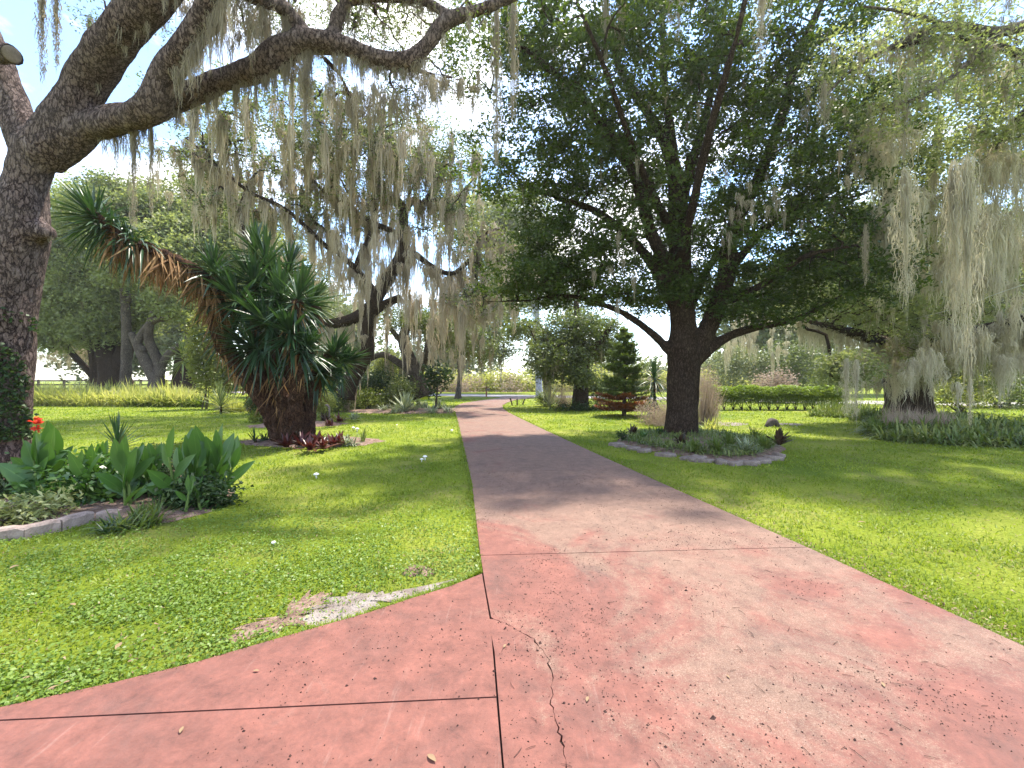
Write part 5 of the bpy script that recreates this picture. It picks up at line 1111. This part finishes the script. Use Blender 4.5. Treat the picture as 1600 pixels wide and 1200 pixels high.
fronds("ground_cover", "low strappy greenery filling the bed round the dark oak", "ground cover", [tuple(cR + (np.array(q_) - cR) * .88) for q_ in bedR], 6000, .34, .024, M['liriope'], 202, 1.3, (0.1, 1.4), .08)
for k, (px, py, mt, n_, L_, lb_) in enumerate([(1225, 700, 'dark_rosette', 30, .42, "large dark bromeliad at the right end of the stone edged bed"), (1066, 700, 'dark_rosette', 30, .32, "dark bromeliad in front of the oak trunk"), (990, 684, 'dark_rosette', 26, .34, "dark reddish bromeliad at the bed's left end"), (1120, 712, 'liriope', 60, .42, "bright arching spider plant in the bed's front"), (1085, 712, 'liriope', 50, .36, "spider plant next to the dark front bromeliad"), (1165, 712, 'agave', 50, .40, "pale striped spider plant in the bed's front right"), (1140, 703, 'liriope', 60, .44, "spider plant behind the pale striped one"), (1195, 706, 'liriope', 50, .36, "spider plant left of the large dark bromeliad"), (1005, 690, 'canna', 40, .26, "low leafy plant at the bed's left stones"), (1030, 684, 'dark_leaf', 50, .3, "dark plant left of the oak trunk"), (1180, 690, 'fern', 50, .42, "leafy fern right of the oak trunk")]):
    if k == 0: clump("bromeliad", lb_, "bromeliad", G(px - 8, py) + [0, 0, .08], n_, L_, .10, M[mt], 210 + k, .04, (.05, 1.1), .1, "small plants in the stone edged bed", fold=.5, prof='canna')
    else: clump("bromeliad" if 'rosette' in mt else "spider_plant", lb_, "bromeliad" if 'rosette' in mt else "plant", G(px, py) + [0, 0, .10], n_, L_ * 1.1, .06 if 'rosette' in mt else .03, M[mt], 210 + k, .07, (.05, 1.3), .45, "small plants in the stone edged bed")
shrub("shrub", "small dark leaved sprig left of the bromeliad by the stones", "shrub", G(974, 690) + [0, 0, .16], (.16, .14, .16), 20, .05, .035, M['dark_leaf'], 225, 4, None, 14, .05)

# ------------------------------------------------------------------ norfolk pine, dry bushes, hedge
def conifer(label, base, H, R, seed):
    r_ = np.random.default_rng(seed); r = place("norfolk_pine", label, "pine", base); mb = MB(); tube(mb, [(0, 0, -.02), (.02, 0, H * .5), (0, 0, H)], [.10, .06, .012], 8, 4); put(mb, "trunk", M['bark_mid'], r)
    T = 17
    for k in range(T):
        t = k / (T - 1); z0 = .35 + (H - .45) * t + r_.normal() * .03; rad = R * (1 - t) ** .75 * r_.uniform(.9, 1.08) + .08; m1 = MB(); m2 = MB()
        for a in np.linspace(0, 6.283, 7, endpoint=False) + r_.random():
            a += r_.normal() * .12; ln = rad * r_.uniform(.85, 1.1); d = np.array([math.cos(a), math.sin(a), 0]); droop = -.18 + .5 * t + r_.normal() * .09; z0_ = z0 + r_.normal() * .05
            pts = np.array([np.array([0, 0, z0_]) + d * ln * s + np.array([0, 0, ln * (droop * s + .22 * s * s)]) for s in np.linspace(0, 1, 6)]); tube(m1, pts, np.linspace(.018, .005, 6), 4, 1, cap=False)
            sdir = np.array([-d[1], d[0], 0]); nb = int(10 + 26 * ln); s = r_.uniform(.15, 1, nb); c = np.stack([np.interp(s, np.linspace(0, 1, 6), pts[:, i]) for i in range(3)], 1)
            sg = r_.choice([-1, 1], nb)[:, None]; bl = (.30 * ln * (1.1 - s) + .10)[:, None]
            for u in np.linspace(.1, 1, 6):
                q = c + (sdir * sg + d * .55) * bl * u + [0, 0, .03 * u]; q = np.repeat(q, 2, 0); n3 = len(q)
                blades(m2, q, nrm(r_.normal(size=(n3, 3)) * .6 + d * .6 + [0, 0, .5]), .13, .03, 0, 1, None, 'grass')
        put(m1, "branch_whorl", M['bark_mid'], r); put(m2, "needles", M['orange'] if k < 3 else M['pine'], r)
    return r
conifer("green norfolk pine with rusty orange lowest branches", P(975, 0, 18.6) * [1, 1, 0], 3.7, 1.25, 230)
def twigbush(label, c, r3, n_, seed, mat='dry'):
    r_ = np.random.default_rng(seed); r = place("dry_bush", label, "bush", (c[0], c[1], 0), "dry twiggy bushes behind the dark oak"); mb = MB()
    a = r_.random(n_) * 6.283; e = r_.uniform(0, 1.1, n_); b = r_.normal(size=(n_, 2)) * r3[0] * .28; L_ = r3[2] * r_.uniform(.5, 1.1, n_) * (1 - .3 * e)
    blades(mb, np.column_stack([b, np.zeros(n_)]), np.stack([np.cos(a) * np.sin(e) * r3[0] / r3[2] * 1.4, np.sin(a) * np.sin(e) * .8, np.cos(e)], 1), L_, .012, .3 * r_.random(n_), 5, .3, 'grass', None, .5, r_)
    put(mb, "twigs", M[mat], r); mb = MB(); k = n_ * 6; q = nrm(r_.normal(size=(k, 3))) * (r_.random((k, 1)) ** .4) * r3 * [1, 1, .5] + [0, 0, r3[2] * .52]; q[:, 2] = np.maximum(q[:, 2], .03)
    leaves(mb, q, r_, .07, .018, .2); put(mb, "dry_leaves", M[mat], r); return r
twigbush("tall pinkish dry bush just right of the dark oak's trunk", P(1105, 0, 15.5) * [1, 1, 0], (.50, .5, 2.1), 420, 240)
twigbush("low tangled dry bush left of the dark oak's trunk", P(1035, 0, 15) * [1, 1, 0], (1.0, .7, .9), 420, 241)
twigbush("dry brown bush beside the grey bladed agave", P(880, 0, 24.5) * [1, 1, 0], (.8, .6, 1.5), 300, 242)
clump("grass_lily", "yellow green lily tuft behind the dark oak's trunk", "lily", P(1112, 0, 13.6) * [1, 1, 0], 70, .62, .03, M['fern_yellow'], 243, .25, (.1, 1.2), .6)
hz_ = 22.4; hg = empty("hedge", (X_(1215, hz_), hz_, 0)); tag(hg, "long clipped hedge on bare stems with bright sunlit top", "hedge"); r_ = np.random.default_rng(250)
k = 30000; hl = X_(1322, hz_) - X_(1118, hz_); q = np.stack([r_.uniform(-hl / 2 - .05, hl / 2, k), r_.uniform(-.5, .5, k), .36 + .88 * r_.beta(1.25, .8, k)], 1); q[:, 2] = .36 + (q[:, 2] - .36) * (1 - .5 * np.abs(q[:, 1] / .5) ** 2.5); q[:, 2] += .05 * np.sin(q[:, 0] * 3.1) + .03 * np.sin(q[:, 0] * 9) + np.where(q[:, 2] < .6, r_.uniform(-.15, .1, k), 0)
mb = MB(); leaves(mb, q, r_, .085, .05, .9); put(mb, "foliage", M['hedge'], hg)
for x in np.arange(-hl / 2 + .15, hl / 2, .46):
    mb = MB(); a = r_.normal() * .12
    for s in (-1, 0, 1): tube(mb, [(x, 0, -.01), (x + s * .09 + a * .3, 0, .25), (x + s * .2 + a, r_.normal() * .1, .75)], [.03, .018, .01], 5, 2, cap=False)
    put(mb, "stem", M['bark_dark'], hg)

# ------------------------------------------------------------------ strap leaf beds at the right, bushes beyond
fronds("strap_leaf_bed", "broad bed of arching strap leaves under the huge mossy oak", "strap leaves", [(X_(1352, 13), 13.0), (X_(1375, 11.4), 11.4), (X_(1450, 10.6), 10.6), (X_(1560, 10.2), 10.2), (X_(1760, 9.6), 9.6), (16, 15), (13, 17), (X_(1380, 16), 16)], 9500, 1.2, .05, M['liriope'], 260, 1.5, (0, 1.2))
fronds("strap_leaf_bed", "small patch of strap leaves between hedge and big bed", "strap leaves", [(X_(1262, 18.4), 18.4), (X_(1345, 17.4), 17.4), (X_(1380, 18), 18), (X_(1300, 20.5), 20.5)], 2400, .95, .04, M['liriope'], 261, .85, (0, 1.05))
fronds("dry_seed_heads", "pinkish dry stalks standing in the strap leaf bed", "dry stalks", [(X_(1380, 13), 13.0), (X_(1480, 11.8), 11.8), (X_(1500, 13.4), 13.4), (X_(1390, 15), 15)], 1400, .98, .012, M['dry'], 262, .35, (0, .7))
for k, (px, py, z_, r3, n_, mt, L_, lb_) in enumerate([
    (1150, 575, 34, (2.6, 1.4, 1.8), 120, 'far_leaf', .22, "pale bush behind the hedge's left end"), (1240, 570, 34, (3, 1.4, 2.0), 140, 'near_leaf', .22, "green bush behind the hedge's middle"), (1310, 590, 27, (1.6, 1, 1.1), 80, 'pale_leaf', .18, "pale bush behind the hedge's right end"),
    (1560, 590, 24, (3.5, 1.5, 1.6), 150, 'far_leaf', .2, "pale bush beyond the strap leaf bed"), (1500, 610, 20, (1.6, 1, .8), 80, 'bright_leaf', .14, "bright bush behind the strap leaf bed"), (1210, 600, 29, (1.2, .6, .7), 60, 'dry', .16, "brown dead brush pile behind the hedge"), (1640, 600, 18, (2, 1, 1.2), 90, 'near_leaf', .14, "green bush past the photo's right edge")]):
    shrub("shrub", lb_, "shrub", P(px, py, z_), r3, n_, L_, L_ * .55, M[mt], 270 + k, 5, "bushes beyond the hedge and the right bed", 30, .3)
# little hollow log on the lawn with the dirt it was dug from
r = place("tree_stump", "small dark stump beside a scrape of bare earth on the right lawn", "stump", G(1207, 667)); r_ = np.random.default_rng(281)
mb = MB(); tube(mb, [(-.18, 0, -.02), (-.05, 0, .14), (.06, 0, .19), (.20, .02, .02)], [.10, .13, .10, .07], 9, 3, .2, r_); put(mb, "wood", M['wood'], r)
tag(mound("soil_scrape", blob_poly(G(1235, 663)[:2], .55, .35, 24, .25, 17), .02, M['sand'], None, 18), "bare earth scrape beside the little stump", kind='structure')
tag(mound("soil_scrape", blob_poly(G(1060, 657)[:2] + np.array([.5, -1.2]), 1.5, .7, 24, .2, 19), .02, M['sand'], None, 20), "bare dusty earth round the dry bushes", kind='structure')

# ------------------------------------------------------------------ little things along the drive
r = place("mailbox_post", "short brown wooden post on the grass inside the bend", "post", G(760, 620)); mb = MB()
def box(mb, c, s):
    c = np.array(c); s = np.array(s) / 2; v = np.array([c + s * [a, b, d] for d in (-1, 1) for a, b in ((-1, -1), (1, -1), (1, 1), (-1, 1))]); mb.add(v, [(0, 3, 2, 1), (4, 5, 6, 7), (0, 1, 5, 4), (1, 2, 6, 5), (2, 3, 7, 6), (3, 0, 4, 7)])
box(mb, (0, 0, .42), (.13, .13, .86)); mb.build("upright", M['post'], r, smooth=False); mb = MB(); box(mb, (.14, -.085, .62), (.34, .03, .18)); mb.build("sign_board", M['stone'], r, smooth=False); mb = MB(); box(mb, (0, 0, .87), (.17, .17, .03)); mb.build("cap", M['post'], r, smooth=False)
for k, (px, py, h) in enumerate([(800.5, 634, .42), (808, 633.5, .34), (816.5, 633, .34)]):
    r = place("garden_figure", ["tallest of three dark wooden stakes inside the bend", "middle leaning one of three dark stakes", "right hand one of three dark stakes, nearest the bed"][k], "stake", G(px, py), "dark stakes on the grass inside the bend")
    mb = MB(); tube(mb, [(0, 0, -.01), ((k - 1) * .05, 0, h * .5), ((k - 1) * .12, 0, h)], [.05, .04, .045], 8, 2, .2, np.random.default_rng(k)); put(mb, "shaft", M['wood'], r)
    mb = MB(); tube(mb, [((k - 1) * .12, 0, h - .01), ((k - 1) * .13 + .02, 0, h + .06)], [.06, .03], 8, 2); put(mb, "knob", M['wood'], r)
shrub("shrub", "low bright shrub at the foot of the grey bladed agave", "shrub", P(852, 0, 25.5) * [1, 1, 0] + [0, 0, .5], (.6, .5, .45), 60, .12, .06, M['fern'], 290, 3, None, 20, .12)
shrub("shrub", "dark low creeper at the short oak's foot", "shrub", G(900, 642) + [0, 0, .15], (1.5, .5, .16), 80, .1, .05, M['dark_leaf'], 291, 3, None, 22, .12)
shrub("shrub", "green bush between the short oak and the pine", "shrub", P(935, 0, 24) * [1, 1, 0] + [0, 0, .9], (.9, .7, .9), 90, .12, .06, M['near_leaf'], 292, 3, None, 24, .14)
# white mushrooms and puffs on the grass
for k, (px, py, s) in enumerate([(494, 745, .045), (659, 719, .035), (664, 716, .045), (558, 672, .06), (552, 669, .05), (706, 673, .045), (428, 851, .025), (620, 663, .03)]):
    lb_ = ["white mushroom alone in the lawn below the yucca bed", "smaller of a touching pair of white mushrooms", "bigger of a touching pair of white mushrooms", "larger white mushroom by the rear mulch bed", "smaller white mushroom by the rear mulch bed", "white mushroom close to the driveway's left edge", "tiny white mushroom nearest in the left lawn", "tiny white mushroom far out in the left lawn"][k]
    r = place("mushroom", lb_, "mushroom", G(px, py + 3), "white mushrooms dotted on the left lawn"); mb = MB(); tube(mb, [(0, 0, 0), (0, 0, s * 1.5)], [s * .3, s * .25], 7, 1); put(mb, "stalk", M['white'], r)
    mb = MB(); tube(mb, [(0, 0, s * 1.3), (0, 0, s * 1.5), (0, 0, s * 1.9), (0, 0, s * 2.15)], [s * .7, s * 1.05, s * .8, s * .15], 10, 2); put(mb, "cap", M['white'], r)
# thin cable high in the right trees
r = place("cable", "thin pale cable slanting between the mossy trees at the right", "cable", (X_(1500, 12), 12, 0)); mb = MB(); q_ = np.array([P(1400, 505, 15), P(1500, 480, 13), P(1560, 458, 12), P(1660, 425, 11)]) - [X_(1500, 12), 12, 0]; tube(mb, q_, [.008] * 4, 5, 6); put(mb, "wire", M['cable'], r)
# crumbs, twigs and leaves lying on the concrete and the grass
rg = np.random.default_rng(300); K = 34000
zz = 1.4 * (8 / 1.4) ** rg.random(K); xx = rg.uniform(-1.3, 3.4, K)
ok = (xx < edge_at(RE, zz) - .03) & ((xx > edge_at(LE, zz) + .02) | inside(flare_poly, xx, zz)); dens = np.array([noise.noise(Vector((x * 1.3, y * 1.3, 4))) for x, y in zip(xx.tolist(), zz.tolist())])
ok &= rg.random(K) < np.clip(.30 + dens * 1.6, 0.05, 1) * np.where(xx < edge_at(LE, zz), .35, 1); xx, zz = xx[ok], zz[ok]; n_ = len(xx)
s = rg.lognormal(-5.0, .42, n_); mb = MB(); a = rg.random(n_) * 6.28; asp = rg.uniform(.25, .9, n_); h = s * .45
d = np.stack([np.cos(a), np.sin(a), 0 * a], 1); e = np.stack([-np.sin(a), np.cos(a), 0 * a], 1) * asp[:, None]; c = np.stack([xx, zz, np.full(n_, TOP + .0005)], 1); s1 = s[:, None]
v = np.stack([c - d * s1 * .5, c + e * s1 * .5, c + d * s1 * .5, c - e * s1 * .5, c + [0, 0, 1] * h[:, None]], 1).reshape(-1, 3); k = np.arange(n_)[:, None] * 5
mb.add(v, None, np.concatenate([k + [0, 3, 4], k + [3, 2, 4], k + [2, 1, 4], k + [1, 0, 4]])); tag(mb.build("leaf_crumbs", M['litter'], smooth=False), "dark acorn and leaf crumbs scattered over the red concrete", "litter", kind='stuff')
mb = MB()
for _ in range(150):
    y = 1.5 * (6 / 1.5) ** rg.random(); x = rg.uniform(edge_at(LE, y), edge_at(RE, y) - .05); a = rg.random() * 6.28; l_ = rg.uniform(.02, .07)
    tube(mb, [(x, y, TOP + .003), (x + math.cos(a) * l_ * .5 + rg.normal() * .004, y + math.sin(a) * l_ * .5, TOP + .006), (x + math.cos(a) * l_, y + math.sin(a) * l_ * 1.0, TOP + .003)], [.0013, .0013, .0008], 4, 2, cap=False)
tag(mb.build("twig_litter", M['litter']), "thin broken twigs lying on the red concrete", "twigs", kind='stuff')
def fallen(label, px, py, s, seed, z0):
    r_ = np.random.default_rng(seed); mb = MB(); a = r_.random() * 6.28; blades(mb, [[0, 0, .006]], [math.cos(a), math.sin(a), .12], s, s * .42, .16, 5, .35, 'canna'); o_ = link('fallen_leaf', mb.mesh('fallen_leaf', M['fallen']), None, G(px, py) + [0, 0, z0]); tag(o_, label, "leaf", "dry leaves fallen on lawn and concrete")
for k, (px, py, s, z0, lb_) in enumerate([(787, 1023, .045, TOP, "yellowish leaf beside the long joint on the concrete"), (919, 1101, .05, TOP, "brown curled leaf right of the wandering crack"), (1140, 1072, .035, TOP, "small pale leaf in the middle of the near concrete"), (1382, 1086, .05, TOP, "tan leaf on the concrete toward the right lawn"), (281, 1160, .05, TOP, "curled brown leaf below the apron's cross joint"), (668, 1194, .07, TOP, "long curled brown leaf at the photo's bottom edge"), (31, 1074, .06, .035, "pale leaf at the grass corner by the apron's left end"), (72, 1092, .06, .035, "tan curled leaf just above the apron's left end"), (111, 1076, .04, .035, "small white leaf on the grass above the apron"), (181, 1027, .09, .04, "long straw coloured leaf lying in the left grass"), (118, 957, .07, .045, "pale leaf lying in the weeds of the left lawn"), (292, 1038, .03, .035, "tiny pale leaf where grass meets the apron"), (430, 985, .05, .03, "leaf crumb beside the bare sand patch"), (650, 896, .08, .03, "brown leaf on the small bare patch by the drive"), (1012, 845, .05, TOP, "small leaf beside the cross joint on the concrete"), (30, 893, .10, .05, "pale stick like leaf in the left weeds"), (395, 1060, .045, .035, "brown leaf on the grass edge of the apron"), (1340, 822, .10, .04, "pale leaf on the sunny right lawn")]):
    fallen(lb_, px, py, s * .8, 400 + k, z0)

# ------------------------------------------------------------------ far woods and roadside brush
def mass(name, label, specs, per, rad, L, W, mat, seed):
    r_ = np.random.default_rng(seed); cl_ = blobs(r_, specs); cl_[:, 2] = np.maximum(cl_[:, 2], .2); mb = MB(); cc = np.repeat(cl_, per, 0); cc = cc + r_.normal(size=cc.shape) * rad; cc[:, 2] = np.maximum(cc[:, 2], .05); leaves(mb, cc, r_, L, W, tri=True); tag(mb.build(name, mat), label, "woods", kind='stuff')
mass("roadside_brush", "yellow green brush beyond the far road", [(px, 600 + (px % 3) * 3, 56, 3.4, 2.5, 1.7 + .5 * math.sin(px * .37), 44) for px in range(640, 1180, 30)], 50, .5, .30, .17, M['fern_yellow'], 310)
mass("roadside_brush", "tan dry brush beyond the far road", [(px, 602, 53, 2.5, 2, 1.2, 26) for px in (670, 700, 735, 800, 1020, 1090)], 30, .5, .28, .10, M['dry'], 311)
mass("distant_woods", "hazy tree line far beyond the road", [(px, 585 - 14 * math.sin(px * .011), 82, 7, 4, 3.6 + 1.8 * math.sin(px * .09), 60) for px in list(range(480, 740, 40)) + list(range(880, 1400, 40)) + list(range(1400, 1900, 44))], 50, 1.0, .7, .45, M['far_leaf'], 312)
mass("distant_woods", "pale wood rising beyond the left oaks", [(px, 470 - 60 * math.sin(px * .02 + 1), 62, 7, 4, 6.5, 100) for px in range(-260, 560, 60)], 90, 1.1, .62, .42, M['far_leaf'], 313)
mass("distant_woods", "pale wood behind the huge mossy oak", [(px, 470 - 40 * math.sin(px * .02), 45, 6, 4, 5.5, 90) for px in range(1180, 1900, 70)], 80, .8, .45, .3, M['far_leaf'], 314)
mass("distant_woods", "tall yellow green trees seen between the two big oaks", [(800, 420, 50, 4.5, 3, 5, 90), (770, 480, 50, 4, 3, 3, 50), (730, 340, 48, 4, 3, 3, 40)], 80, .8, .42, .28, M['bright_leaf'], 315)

# ------------------------------------------------------------------ thin haze over the garden, added for washed far trees and veiling glare
hm_, n, o = newmat("haze_air")
pv = N(n, "ShaderNodeVolumePrincipled"); pv.inputs['Color'].default_value = (1, .98, .95, 1); pv.inputs['Density'].default_value = .0006; pv.inputs['Anisotropy'].default_value = .5
n.links.new(pv.outputs[0], o.inputs['Volume'])
mb = MB(); box(mb, (0, 0, 12), (1060, 1080, 26)); hz2 = mb.build("haze", hm_, smooth=False); tag(hz2, "thin added haze washing out the colours of far trees", kind='stuff')
